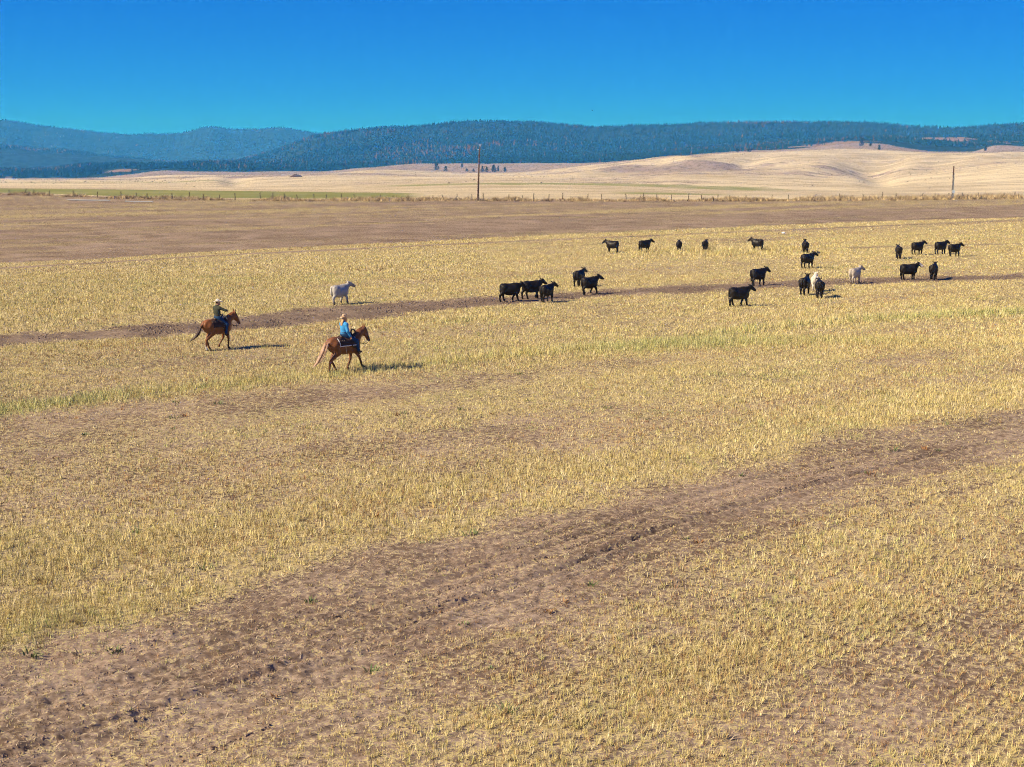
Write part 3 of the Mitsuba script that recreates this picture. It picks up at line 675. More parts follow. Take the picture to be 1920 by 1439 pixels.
class Flesh:
    def __init__(self):
        self.p = []

    def bone(self, a, b, ra, rb, k=0.03):
        self.p.append(("b", np.array(a, float), np.array(b, float), ra, rb, k))
        return self

    def chain(self, pts, rs, k=0.03):
        for i in range(len(pts) - 1):
            self.bone(pts[i], pts[i + 1], rs[i], rs[i + 1], k)
        return self

    def egg(self, c, r, k=0.05, pitch=0.0, yaw=0.0):
        self.p.append(("e", np.array(c, float), np.array(r, float), math.radians(pitch), math.radians(yaw), k))
        return self

    def mesh(self, h, grow=0.0):
        lo, hi = np.full(3, 9e9), np.full(3, -9e9)
        boxes = []
        for q in self.p:
            if q[0] == "b":
                r = max(q[3], q[4])
                b0, b1 = np.minimum(q[1], q[2]) - r, np.maximum(q[1], q[2]) + r
            else:
                r = q[2].max()
                b0, b1 = q[1] - r, q[1] + r
            boxes.append((b0 - grow, b1 + grow))
            lo, hi = np.minimum(lo, b0 - grow), np.maximum(hi, b1 + grow)
        lo, hi = lo - 3 * h, hi + 3 * h
        n = np.ceil((hi - lo) / h).astype(int) + 1
        D = np.full(n, 9.0)
        ax = [lo[i] + h * np.arange(n[i]) for i in range(3)]
        for q, (b0, b1) in zip(self.p, boxes):
            k = q[-1]
            m = k + 2 * h
            i0, i1 = np.maximum(((b0 - m - lo) / h).astype(int), 0), np.minimum(((b1 + m - lo) / h).astype(int) + 2, n)
            X_, Y_, Z_ = np.meshgrid(*[ax[i][i0[i]:i1[i]] for i in range(3)], indexing="ij")
            if q[0] == "b":
                a, b, ra, rb = q[1:5]
                d = b - a
                L2 = max(d @ d, 1e-9)
                t = np.clip(((X_ - a[0]) * d[0] + (Y_ - a[1]) * d[1] + (Z_ - a[2]) * d[2]) / L2, 0, 1)
                f = np.sqrt((X_ - a[0] - t * d[0]) ** 2 + (Y_ - a[1] - t * d[1]) ** 2 + (Z_ - a[2] - t * d[2]) ** 2) - (ra + (rb - ra) * t)
            else:
                c, r, p, w = q[1:5]
                x_, y_, z_ = X_ - c[0], Y_ - c[1], Z_ - c[2]
                x_, y_ = x_ * math.cos(w) + y_ * math.sin(w), -x_ * math.sin(w) + y_ * math.cos(w)
                x_, z_ = x_ * math.cos(p) + z_ * math.sin(p), -x_ * math.sin(p) + z_ * math.cos(p)
                k0 = np.sqrt((x_ / r[0]) ** 2 + (y_ / r[1]) ** 2 + (z_ / r[2]) ** 2)
                k1 = np.sqrt((x_ / r[0] ** 2) ** 2 + (y_ / r[1] ** 2) ** 2 + (z_ / r[2] ** 2) ** 2)
                f = k0 * (k0 - 1) / np.maximum(k1, 1e-6)
            s = tuple(slice(i0[i], i1[i]) for i in range(3))
            g = D[s]
            hh = np.maximum(k - np.abs(g - f), 0) / k
            D[s] = np.minimum(g, f) - hh * hh * k * 0.25
        return surface_net(D - grow, lo, h)


def mixc(v, base, spots):
    """Vertex colours: base plus (mask, colour) in order."""
    c = np.repeat(np.array([base], float), len(v), 0)
    for m, col in spots:
        m = np.clip(m, 0, 1)[:, None]
        c = c * (1 - m) + np.array([col]) * m
    return c


def place(mesh, x, y, heading, scale=1.0, z=None):
    v, f = mesh
    a = math.radians(heading)
    w = v * scale
    z0 = float(ground_z(np.array([x]), np.array([y]))[0]) if z is None else z
    return np.stack([x + w[:, 0] * math.cos(a) - w[:, 1] * math.sin(a), y + w[:, 0] * math.sin(a) + w[:, 1] * math.cos(a), z0 + w[:, 2]], 1), f


def turn(p, about, yaw, pitch=0.0):
    """A point turned about a joint: yaw to the left, pitch raises."""
    d = np.array(p, float) - np.array(about, float)
    c, s = math.cos(math.radians(pitch)), math.sin(math.radians(pitch))
    d = np.array([d[0] * c - d[2] * s, d[1], d[0] * s + d[2] * c])
    c, s = math.cos(math.radians(yaw)), math.sin(math.radians(yaw))
    return np.array([d[0] * c - d[1] * s, d[0] * s + d[1] * c, d[2]]) + np.array(about)


# ------------------------------------------------------------------ cattle
def cow_meshes(seed, yaw=0, up=0, gait=0, tail=0, fat=1.0):
    g = np.random.default_rng(seed)
    j = lambda s: g.normal(0, s)  # noqa: E731
    F_ = Flesh()
    F_.egg((0.0, 0, 0.80), (0.60, 0.305 * fat, 0.37), 0.1).egg((-0.38, 0, 0.92), (0.31, 0.285 * fat, 0.30), 0.08).egg((0.34, 0, 0.86), (0.28, 0.26, 0.38), 0.1).egg((0.52, 0, 0.70), (0.16, 0.15, 0.22), 0.1)
    F_.bone((-0.58, 0, 1.13), (0.30, 0, 1.12), 0.085, 0.10, 0.08).bone((0.24, 0, 1.10), (0.44, 0, 1.07), 0.13, 0.17, 0.1)
    F_.egg((-0.53, 0.15, 1.07), (0.12, 0.095, 0.11), 0.05).egg((-0.53, -0.15, 1.07), (0.12, 0.095, 0.11), 0.05).egg((-0.12, 0, 0.62), (0.32, 0.20, 0.15), 0.1).egg((-0.50, 0.15, 0.80), (0.17, 0.11, 0.24), 0.06).egg((-0.50, -0.15, 0.80), (0.17, 0.11, 0.24), 0.06)
    nb, hp = np.array([0.46, 0, 1.03]), 3 * up
    N1 = turn((0.78, 0, 1.235), nb, yaw * 0.5, hp)
    F_.bone(nb, N1, 0.18, 0.105, 0.09).bone((0.52, 0, 0.84), turn((0.74, 0, 1.08), nb, yaw * 0.5, hp), 0.14, 0.075, 0.07)

    def H(x, y, z):                                         # head points, from the poll
        return turn(np.array([x, y, z]) + N1, N1, yaw, hp)
    F_.bone(H(0.02, 0, 0.03), H(0.15, 0, -0.07), 0.100, 0.088, 0.04).bone(H(0.15, 0, -0.07), H(0.33, 0, -0.22), 0.080, 0.066, 0.03).bone(H(0.08, 0, -0.12), H(0.29, 0, -0.26), 0.074, 0.052, 0.03)
    F_.egg(H(0.34, 0, -0.235), (0.055, 0.075, 0.055), 0.03).egg(H(0.0, 0, 0.09), (0.055, 0.065, 0.045), 0.03)
    for s in (-1, 1):
        F_.bone(H(-0.01, s * 0.08, 0.06), H(-0.05, s * 0.15, 0.12), 0.030, 0.046, 0.012).bone(H(-0.05, s * 0.15, 0.12), H(-0.08, s * 0.22, 0.17), 0.046, 0.014, 0.012)
        F_.egg(H(0.10, s * 0.082, 0.0), (0.03, 0.022, 0.025), 0.02)
    # legs: stance offsets of the four feet along the body
    st = [(0.02, -0.02, 0.03, -0.02), (0.16, -0.13, -0.16, 0.15), (-0.14, 0.15, 0.17, -0.14), (0.07, -0.06, -0.05, 0.10)][gait]
    feet = []
    for s, d in ((-1, st[0] + j(.02)), (1, st[1] + j(.02))):
        lift = 0.06 if d < -0.12 else 0.0
        pts = [(0.36, s * 0.15, 0.90), (0.34, s * 0.155, 0.68), (0.37 + 0.55 * d + 0.5 * lift, s * 0.15, 0.40 + lift * .3), (0.36 + d, s * 0.145, 0.13 + lift), (0.39 + d, s * 0.145, 0.045 + lift)]
        F_.chain(pts, (0.15, 0.115, 0.070, 0.052, 0.060), 0.05)
        feet.append(pts[-1])
    for s, d in ((-1, st[2] + j(.02)), (1, st[3] + j(.02))):
        pts = [(-0.42, s * 0.14, 0.96), (-0.38 + 0.3 * d, s * 0.165, 0.72), (-0.56 + 0.75 * d, s * 0.145, 0.44), (-0.51 + d, s * 0.14, 0.13), (-0.47 + d, s * 0.14, 0.045)]
        F_.chain(pts, (0.20, 0.145, 0.074, 0.053, 0.060), 0.05)
        feet.append(pts[-1])
    body = F_.mesh(0.032)
    t = Flesh()
    if tail == 0:
        pts = [(-0.63, 0, 1.12), (-0.69, 0, 1.04), (-0.70, 0.01, 0.76), (-0.67 + j(.02), 0.02 + j(.03), 0.52), (-0.66, 0.02 + j(.04), 0.30)]
    else:                                                   # flicked out to one side
        pts = [(-0.63, 0, 1.12), (-0.71, 0.04 * tail, 1.04), (-0.81, 0.15 * tail, 0.84), (-0.85, 0.28 * tail, 0.68), (-0.86, 0.40 * tail, 0.52)]
    t.chain(pts, (0.035, 0.030, 0.024, 0.032, 0.018), 0.02)
    N1 = N1
    return body, t.mesh(0.020), dict(poll=N1, muzzle=H(0.36, 0, -0.26), brow=H(0.13, 0, 0.0))


GROUP_B, GROUP_W = "black cattle scattered over the stubble field", "pale cattle among the black herd"
CATTLE = [
    # x, y, heading, coat, scale, head yaw, head up, gait, tail, label
    (-11.45, 91.9, 50, "grey", 1.14, -34, 3, 1, 0, "lone pale grey-white cow in the grass beside the dark track, just ahead of the riders"),
    (-0.14, 93.5, 12, "black", 1.10, 0, -3, 1, 0, "leftmost black cow, walking side-on along the dark trampled track"),
    (1.36, 95.2, 24, "black", 1.10, 0, 0, 2, 1, "black cow with flicked tail on the dark track, middle one of three"),
    (2.35, 93.0, 54, "black", 1.05, -20, 2, 3, 0, "black cow seen from its rear quarter, rightmost of three on the dark track"),
    (5.05, 104.0, 62, "black", 1.08, -14, 2, 0, 0, "black cow facing away in the grass, farther one of an overlapping pair"),
    (5.50, 98.1, 36, "black", 1.10, -22, 2, 1, 0, "black cow at the edge of the dark track, nearer one of an overlapping pair"),
    (10.09, 139.7, 152, "black", 1.05, 12, -1, 0, 0, "black cow facing left in the pale grass, leftmost of the far row"),
    (13.40, 140.5, 28, "black", 1.05, -16, 1, 0, 0, "black cow facing right in the far row, second from its left end"),
    (16.88, 140.5, 84, "black", 1.0, -8, -2, 0, 0, "small black cow seen squarely from behind, third from the far row's left end"),
    (19.63, 141.2, 74, "black", 1.0, 0, -3, 3, 1, "black cow with head down seen from behind, fourth from the far row's left end"),
    (25.21, 142.8, 138, "black", 1.05, 20, 0, 0, 0, "black cow in the far row with head turned left, below a small white rock"),
    (29.30, 138.9, 86, "black", 1.08, -24, 3, 3, 1, "black cow facing away with tail flicked left, directly behind another black cow"),
    (25.75, 120.9, 34, "black", 1.10, -14, 2, 0, 0, "black cow standing just below the tail-flicking cow, facing right"),
    (18.62, 104.8, 34, "black", 1.12, -10, 0, 3, 0, "black cow standing alone on the bare dark track with a long thin shadow"),
    (14.86, 90.5, 16, "black", 1.12, -4, 0, 1, 0, "black cow walking alone in the grass below the dark track, nearest of the right herd"),
    (20.65, 97.6, 62, "black", 1.12, 12, 5, 3, 0, "black cow seen from behind with head held high, left in a tight cluster"),
    (21.95, 100.2, 78, "white", 1.05, -10, 2, 0, 0, "white cow seen from behind, mostly hidden by the black cow in front of it"),
    (21.30, 95.8, 82, "black", 1.08, 0, -4, 0, 0, "black cow seen squarely from behind, in front of the hidden white cow"),
    (26.39, 106.6, 48, "cream", 1.05, -30, 2, 3, 0, "cream cow standing on the dark track with its head turned right"),
    (36.70, 131.9, 82, "black", 1.05, 4, -2, 0, 1, "black cow seen from behind with tail swung left, leftmost of the far right four"),
    (39.92, 136.8, 28, "black", 1.10, -8, 2, 0, 0, "black cow side-on facing right, second from left among the far right four"),
    (42.45, 137.6, 26, "black", 1.08, -4, 2, 0, 0, "black cow of the far right touching pair, the left one partly covered"),
    (42.85, 134.6, 24, "black", 1.06, -10, 1, 3, 0, "black cow of the far right touching pair, the right one in front"),
    (31.39, 109.7, 8, "baldy", 1.10, -10, 1, 0, 0, "black cow with a white face standing side-on by the dark track"),
    (33.40, 109.8, 66, "black", 1.10, 6, -1, 3, 0, "black cow seen from behind just right of the white-faced cow"),
]
BLACK = (0.0095, 0.0075, 0.0064)
for i, (x, y, hd, coat, sc, yaw, up, gait, tail, text) in enumerate(CATTLE):
    body, tl, at = cow_meshes(300 + i, yaw, up, gait, tail, 1.04 + 0.06 * math.sin(i * 2.3))
    v, tv = body[0], tl[0]
    grain = n2(v[:, 0] * 9, v[:, 1] * 9 + v[:, 2] * 9, 1.0, 3, 401 + i)
    dm = np.linalg.norm(v - at["muzzle"], axis=1)
    if coat in ("black", "baldy"):
        spots = [(0.8 * sstep(0.55, 0.8, grain), (0.026, 0.017, 0.011)), (sstep(0.10, 0.04, v[:, 2]), (0.02, 0.017, 0.015))]
        if coat == "baldy":
            d = np.minimum(np.linalg.norm(v - at["brow"], axis=1), np.linalg.norm(v - 0.5 * (at["brow"] + at["muzzle"]), axis=1))
            spots += [(sstep(0.14, 0.11, d), (0.70, 0.66, 0.60)), (sstep(0.13, 0.09, dm), (0.45, 0.30, 0.25))]
        base, tc_ = BLACK, BLACK
    else:
        base = {"grey": (0.40, 0.385, 0.36), "white": (0.62, 0.57, 0.48), "cream": (0.40, 0.36, 0.31)}[coat]
        spots = [(0.7 * sstep(0.45, 0.7, grain), tuple(c * 0.82 for c in base)), (sstep(0.12, 0.05, dm), (0.06, 0.045, 0.04)), (0.75 * sstep(0.34, 0.16, v[:, 2]), (0.16, 0.12, 0.09)), (0.6 * sstep(0.33, 0.2, dm), (0.22, 0.16, 0.12)), (sstep(0.09, 0.04, v[:, 2]), (0.05, 0.04, 0.035))]
        tc_ = tuple(c * 0.55 for c in base)
    kind = "black_cow" if coat in ("black", "baldy") else "pale_cow"
    key, k = kind, 1
    while key in labels:
        key, k = f"{kind}_{k:03d}", k + 1
    add(key + "__body", place(body, x, y, hd, sc * 0.92), "coat_mat", True, color=mixc(v, base, spots))
    add(key + "__tail", place(tl, x, y, hd, sc * 0.92), "coat_mat", True, color=mixc(tv, tc_, []))
    tag(key, text, "cow", GROUP_B if kind == "black_cow" else GROUP_W)

# ------------------------------------------------------------------ horses
def horse(key, x, y, hd, sc, fore, hind, poll, muzzle, tail_pts, tail_r, base, mane_c, tail_c, socks, text):
    F_ = Flesh()
    F_.egg((0.0, 0, 1.10), (0.66, 0.30, 0.36), 0.1).egg((-0.50, 0, 1.17), (0.36, 0.295, 0.35), 0.1).egg((0.44, 0, 1.13), (0.30, 0.255, 0.38), 0.1).egg((0.60, 0, 1.07), (0.17, 0.17, 0.22), 0.1)
    F_.bone((-0.62, 0, 1.40), (-0.10, 0, 1.36), 0.12, 0.10, 0.12).bone((-0.10, 0, 1.36), (0.34, 0, 1.43), 0.10, 0.085, 0.12)
    F_.egg((-0.70, 0.10, 1.26), (0.22, 0.14, 0.22), 0.08).egg((-0.70, -0.10, 1.26), (0.22, 0.14, 0.22), 0.08)
    P, M = np.array(poll, float), np.array(muzzle, float)
    nk = np.array([0.52, 0, 1.27])
    mid_ = 0.5 * (nk + P) + np.array([0.02, 0, 0.06])
    F_.bone(nk, mid_, 0.215, 0.155, 0.1).bone(mid_, P + (-0.02, 0, -0.06), 0.155, 0.105, 0.08).bone((0.34, 0, 1.40), mid_ + (-0.03, 0, 0.07), 0.10, 0.09, 0.1)
    ax = (M - P) / np.linalg.norm(M - P)
    back = np.array([ax[2], 0, -ax[0]])                     # towards the jaw
    L = np.linalg.norm(M - P)
    F_.bone(P + ax * 0.02, P + ax * 0.26 * L / 0.6, 0.105, 0.09, 0.05).bone(P + ax * 0.26, P + ax * (L - 0.06), 0.085, 0.062, 0.04).bone(P + ax * (L - 0.1), M, 0.062, 0.058, 0.03)
    F_.egg(P + ax * 0.20 + back * 0.085, (0.13, 0.075, 0.13), 0.06).bone(P + ax * 0.24 + back * 0.07, P + ax * (L - 0.07) + back * 0.035, 0.07, 0.045, 0.04)
    for s in (-1, 1):
        e = P + np.array([-0.01, s * 0.06, 0.07])
        F_.bone(e, e + np.array([0.02, s * 0.015, 0.09]), 0.034, 0.026, 0.02).bone(e + np.array([0.02, s * 0.015, 0.09]), e + np.array([0.035, s * 0.01, 0.155]), 0.026, 0.009, 0.01)
    for s, (knee, fet, hoof) in zip((-1, 1), fore):
        yk = s * 0.15
        F_.chain([(0.46, yk, 1.14), (0.42, s * 0.165, 0.90), (knee[0], yk, knee[1])], (0.155, 0.10, 0.056), 0.06).chain([(knee[0], yk, knee[1]), (fet[0], yk, fet[1])], (0.054, 0.037), 0.02)
        F_.chain([(fet[0], yk, fet[1]), (hoof[0], yk, hoof[1])], (0.042, 0.052), 0.02).bone((hoof[0], yk, hoof[1]), (hoof[0] + 0.03, yk, hoof[1] - 0.01), 0.054, 0.05, 0.01)
    for s, (stifle, hock, fet, hoof) in zip((-1, 1), hind):
        yk = s * 0.145
        F_.chain([(-0.58, yk, 1.20), (stifle[0], s * 0.17, stifle[1]), (hock[0], yk, hock[1])], (0.225, 0.145, 0.064), 0.06).chain([(hock[0], yk, hock[1]), (fet[0], yk, fet[1])], (0.060, 0.038), 0.02)
        F_.chain([(fet[0], yk, fet[1]), (hoof[0], yk, hoof[1])], (0.044, 0.052), 0.02).bone((hoof[0], yk, hoof[1]), (hoof[0] + 0.03, yk, hoof[1] - 0.01), 0.054, 0.05, 0.01)
    body = F_.mesh(0.021)
    v = body[0]
    dark = tuple(c * 0.45 for c in base)
    spots = [(0.5 * sstep(0.4, 0.75, n2(v[:, 0] * 5, v[:, 1] * 5 + v[:, 2] * 4, 1.0, 3, 451)), tuple(c * 0.75 for c in base)), (0.6 * sstep(0.16, 0.05, np.linalg.norm(v - M, axis=1)), (0.05, 0.025, 0.018)), (0.6 * sstep(0.60, 0.30, v[:, 2]), dark)]
    for s, lo in socks:
        spots.append((sstep(lo + 0.05, lo, v[:, 2]) * ((v[:, 1] * s > 0) & (v[:, 0] < -0.1)), (0.60, 0.56, 0.50)))
    spots.append((sstep(0.075, 0.06, v[:, 2]) * 0.9, (0.05, 0.04, 0.032)))
    add(key + "__body", place(body, x, y, hd, sc), "coat_mat", True, color=mixc(v, base, spots))
    g = np.random.default_rng(int(abs(x) * 100))
    # hair: many locks
    locks = Flesh()
    n = 30
    for i in range(n):
        t = i / (n - 1)
        a = (1 - t) * np.array([0.36, 0, 1.49]) + t * (P + (0.0, 0, 0.06)) + np.array([0, 0, 0.06 * math.sin(math.pi * t)]) + np.array([0.02, 0, 0.015])
        sd = -1 if g.random() < 0.6 else 1
        locks.chain([a, a + (g.normal(-0.01, .02), sd * 0.055, -0.04), a + (g.normal(-0.03, .03), sd * 0.115, -0.13 - 0.07 * g.random())], (0.026, 0.024, 0.007), 0.012)
    locks.chain([P + (0.0, 0, 0.08), P + ax * 0.10 - back * 0.10, P + ax * 0.24 - back * 0.10], (0.03, 0.026, 0.008), 0.015)
    mv = locks.mesh(0.013)
    add(key + "__mane", place(mv, x, y, hd, sc), "hair_mat", True, color=mixc(mv[0], mane_c, [(0.7 * sstep(0.4, 0.7, n2(mv[0][:, 0] * 30, mv[0][:, 2] * 6, 1.0, 2, 455)), tuple(c * 0.5 for c in mane_c))]))
    tp = np.array(tail_pts, float)
    tl = Flesh()
    for i in range(26):
        o = g.normal(0, 1, 2)
        pts = []
        for j_, (q, r) in enumerate(zip(tp, tail_r)):
            pts.append(q + np.array([o[0] * 0.5, o[1], 0.25 * o[0]]) * r * 0.62 + g.normal(0, 0.006, 3))
        cut = len(pts) if g.random() < 0.6 else len(pts) - 1
        tl.chain(pts[:cut], [0.022, 0.024, 0.024, 0.022, 0.016, 0.008][:cut], 0.012)
    tl.chain(tp[:3], (0.05, 0.045, 0.03), 0.03)
    tm = tl.mesh(0.014)
    add(key + "__tail", place(tm, x, y, hd, sc), "hair_mat", True, color=mixc(tm[0], tail_c, [(0.75 * sstep(0.42, 0.66, n2(tm[0][:, 0] * 26, tm[0][:, 1] * 26 + tm[0][:, 2] * 3, 1.0, 2, 457)), tuple(c * 0.55 for c in tail_c)), (0.6 * sstep(1.15, 1.35, tm[0][:, 2]), base)]))
    tag(key, text, "horse", "ridden chestnut horses")
    return P, M, ax, back


plain("pad_mat", [0.055, 0.03, 0.022], 0.9)
scene["pad_mat"] = {"type": "twosided", "bsdf": scene["pad_mat"]}


def saddle(key, x, y, hd, sc, pad_mat, text, strings):
    """Western saddle on its pad: seat with cantle and horn, fenders, stirrups."""
    s = Flesh()
    s.egg((0.0, 0, 1.485), (0.22, 0.16, 0.05), 0.04).bone((-0.22, -0.11, 1.53), (-0.22, 0.11, 1.53), 0.035, 0.035, 0.04).bone((-0.22, -0.02, 1.57), (-0.22, 0.02, 1.57), 0.03, 0.03, 0.05).bone((0.20, -0.10, 1.51), (0.20, 0.10, 1.51), 0.045, 0.045, 0.05)
    s.bone((0.22, 0, 1.54), (0.25, 0, 1.64), 0.024, 0.02, 0.02).bone((0.235, 0, 1.645), (0.27, 0, 1.645), 0.035, 0.035, 0.01)
    s.egg((-0.26, -0.20, 1.37), (0.18, 0.05, 0.14), 0.04).egg((-0.26, 0.20, 1.37), (0.18, 0.05, 0.14), 0.04).egg((0.16, -0.22, 1.36), (0.14, 0.05, 0.14), 0.04).egg((0.16, 0.22, 1.36), (0.14, 0.05, 0.14), 0.04)
    add(key + "__seat", place(s.mesh(0.014), x, y, hd, sc), "leather_mat", True)
    # the pad: a thick blanket draped over the back, with a rolled edge
    def pad_pt(xx, a, out):
        ry, rz = 0.315 + out, 0.325 + out + 0.03 * max(0.0, (xx + 0.1) / 0.5)
        return (xx, ry * math.sin(a), 1.135 + rz * math.cos(a) + 0.01)
    xs_, as_ = np.linspace(-0.48, 0.38, 9), np.radians(np.linspace(-88, 88, 19))
    top = np.array([pad_pt(xx, a, 0.045) for xx in xs_ for a in as_])
    und = np.array([pad_pt(xx, a, 0.012) for xx in xs_ for a in as_])
    gf = grid_faces(9, 19)
    m = trimesh.Trimesh(np.vstack([top, und]), np.vstack([gf, gf[:, ::-1] + len(top)]), process=False)
    m.fix_normals()
    add(key + "__pad", place((np.array(m.vertices), np.array(m.faces)), x, y, hd, sc), "pad_mat", 30)
    loop = [pad_pt(xs_[0], a, 0.03) for a in as_[::2]] + [pad_pt(xx, as_[-1], 0.03) for xx in xs_[1::2]] + [pad_pt(xs_[-1], a, 0.03) for a in as_[::-2]] + [pad_pt(xx, as_[0], 0.03) for xx in xs_[::-2]]
    add(key + "__pad__edge", place(Flesh().chain(loop, [0.024] * len(loop), 0.012).mesh(0.013), x, y, hd, sc), pad_mat, True)
    for i, sd in enumerate((-1, 1)):
        fx, fz = strings["foot"]
        f = Flesh().chain([(0.06, sd * 0.25, 1.40), (0.14, sd * 0.32, 1.15), (fx - 0.04, sd * 0.345, fz + 0.16)], (0.03, 0.05, 0.022), 0.03)
        add(key + ("__fender" if i == 0 else "__fender_001"), place(f.mesh(0.013), x, y, hd, sc), "leather_mat", True)
        st = Flesh()
        ring = [(fx, sd * 0.36 + 0.075 * math.cos(t), fz + 0.045 + 0.085 * math.sin(t)) for t in np.linspace(math.radians(-50), math.radians(230), 8)]
        st.chain(ring + [ring[0]], [0.014] * 9, 0.01).bone((fx - 0.04, sd * 0.36, fz - 0.03), (fx + 0.04, sd * 0.36, fz - 0.03), 0.018, 0.018, 0.02)
        add(key + ("__stirrup" if i == 0 else "__stirrup_001"), place(st.mesh(0.009), x, y, hd, sc), "leather_mat", True)
    g = Flesh().chain([(0.28, -0.27, 1.20), (0.30, -0.23, 0.93), (0.30, 0.0, 0.79), (0.30, 0.23, 0.93), (0.28, 0.27, 1.20)], [0.018] * 5, 0.01)
    add(key + "__cinch", place(g.mesh(0.013), x, y, hd, sc), "leather_mat", True)
    for i, pts in enumerate(strings["ties"]):
        add(key + ("__tie_string" if i == 0 else f"__tie_string_{i:03d}"), place(Flesh().chain(pts, [0.011] * len(pts), 0.008).mesh(0.008), x, y, hd, sc), "rope_mat", True)
    tag(key, text, "saddle", "saddles on the horses")


def bridle(key, x, y, hd, sc, P, M, ax, back, hand, strap_mat, text):
    h = Flesh()
    for s in (-1, 1):
        a, b = P + np.array([-0.02, s * 0.085, 0.03]), M - ax * 0.10 + np.array([0, s * 0.062, 0]) + back * 0.02
        h.chain([P + np.array([-0.03, 0, 0.085]), a, a + ax * 0.16 + np.array([0, s * 0.012, 0]), b], [0.013] * 4, 0.01)
        h.bone(P + ax * 0.10 - back * 0.105, P + ax * 0.08 + np.array([0, s * 0.095, 0]), 0.013, 0.013, 0.01)
        h.chain([M - ax * 0.17 - back * 0.078, M - ax * 0.17 + np.array([0, s * 0.08, 0]), M - ax * 0.15 + back * 0.09], [0.012] * 3, 0.01)
    add(key + "__headstall", place(h.mesh(0.009), x, y, hd, sc), strap_mat, True)
    for i, s in enumerate((-1, 1)):
        b = M - ax * 0.06 + np.array([0, s * 0.075, 0]) + back * 0.05
        bit = Flesh().chain([b - ax * 0.03, b + back * 0.02, b + np.array([-0.05, 0, -0.10])], [0.010, 0.012, 0.009], 0.008)
        add(key + ("__bit_shank" if i == 0 else "__bit_shank_001"), place(bit.mesh(0.008), x, y, hd, sc), "metal_mat", True)
        e, hnd = b + np.array([-0.05, 0, -0.10]), np.array(hand)
        pts = [e + (hnd - e) * t + np.array([0, s * 0.10 * math.sin(math.pi * t), -0.20 * math.sin(math.pi * t ** 0.8)]) for t in np.linspace(0, 1, 8)]
        add(key + ("__rein" if i == 0 else "__rein_001"), place(Flesh().chain(pts, [0.0115] * 8, 0.008).mesh(0.009), x, y, hd, sc), "leather_mat", True)
    tag(key, text, "bridle", "bridles on the horses")


def coil(key, x, y, hd, sc, c, r, tilt, mat, text):
    """A rope in several loops hung at the saddle horn."""
    f = Flesh()
    g = np.random.default_rng(17)
    for k in range(4):
        o, rr, w = g.normal(0, 0.014, 3), r * g.uniform(0.9, 1.1), g.normal(0, 0.12)
        pts = [np.array(c) + o + np.array([rr * math.cos(t), 0.05 * math.sin(t + w) + rr * math.sin(tilt) * 0.5 * math.cos(t), rr * math.sin(t) * 1.25]) for t in np.linspace(0, 2 * math.pi, 15)]
        f.chain(pts, [0.0115] * 15, 0.006)
    add(key, place(f.mesh(0.009), x, y, hd, sc), mat, True)
    tag(key, text, "rope", "coiled ropes at the saddle horns")


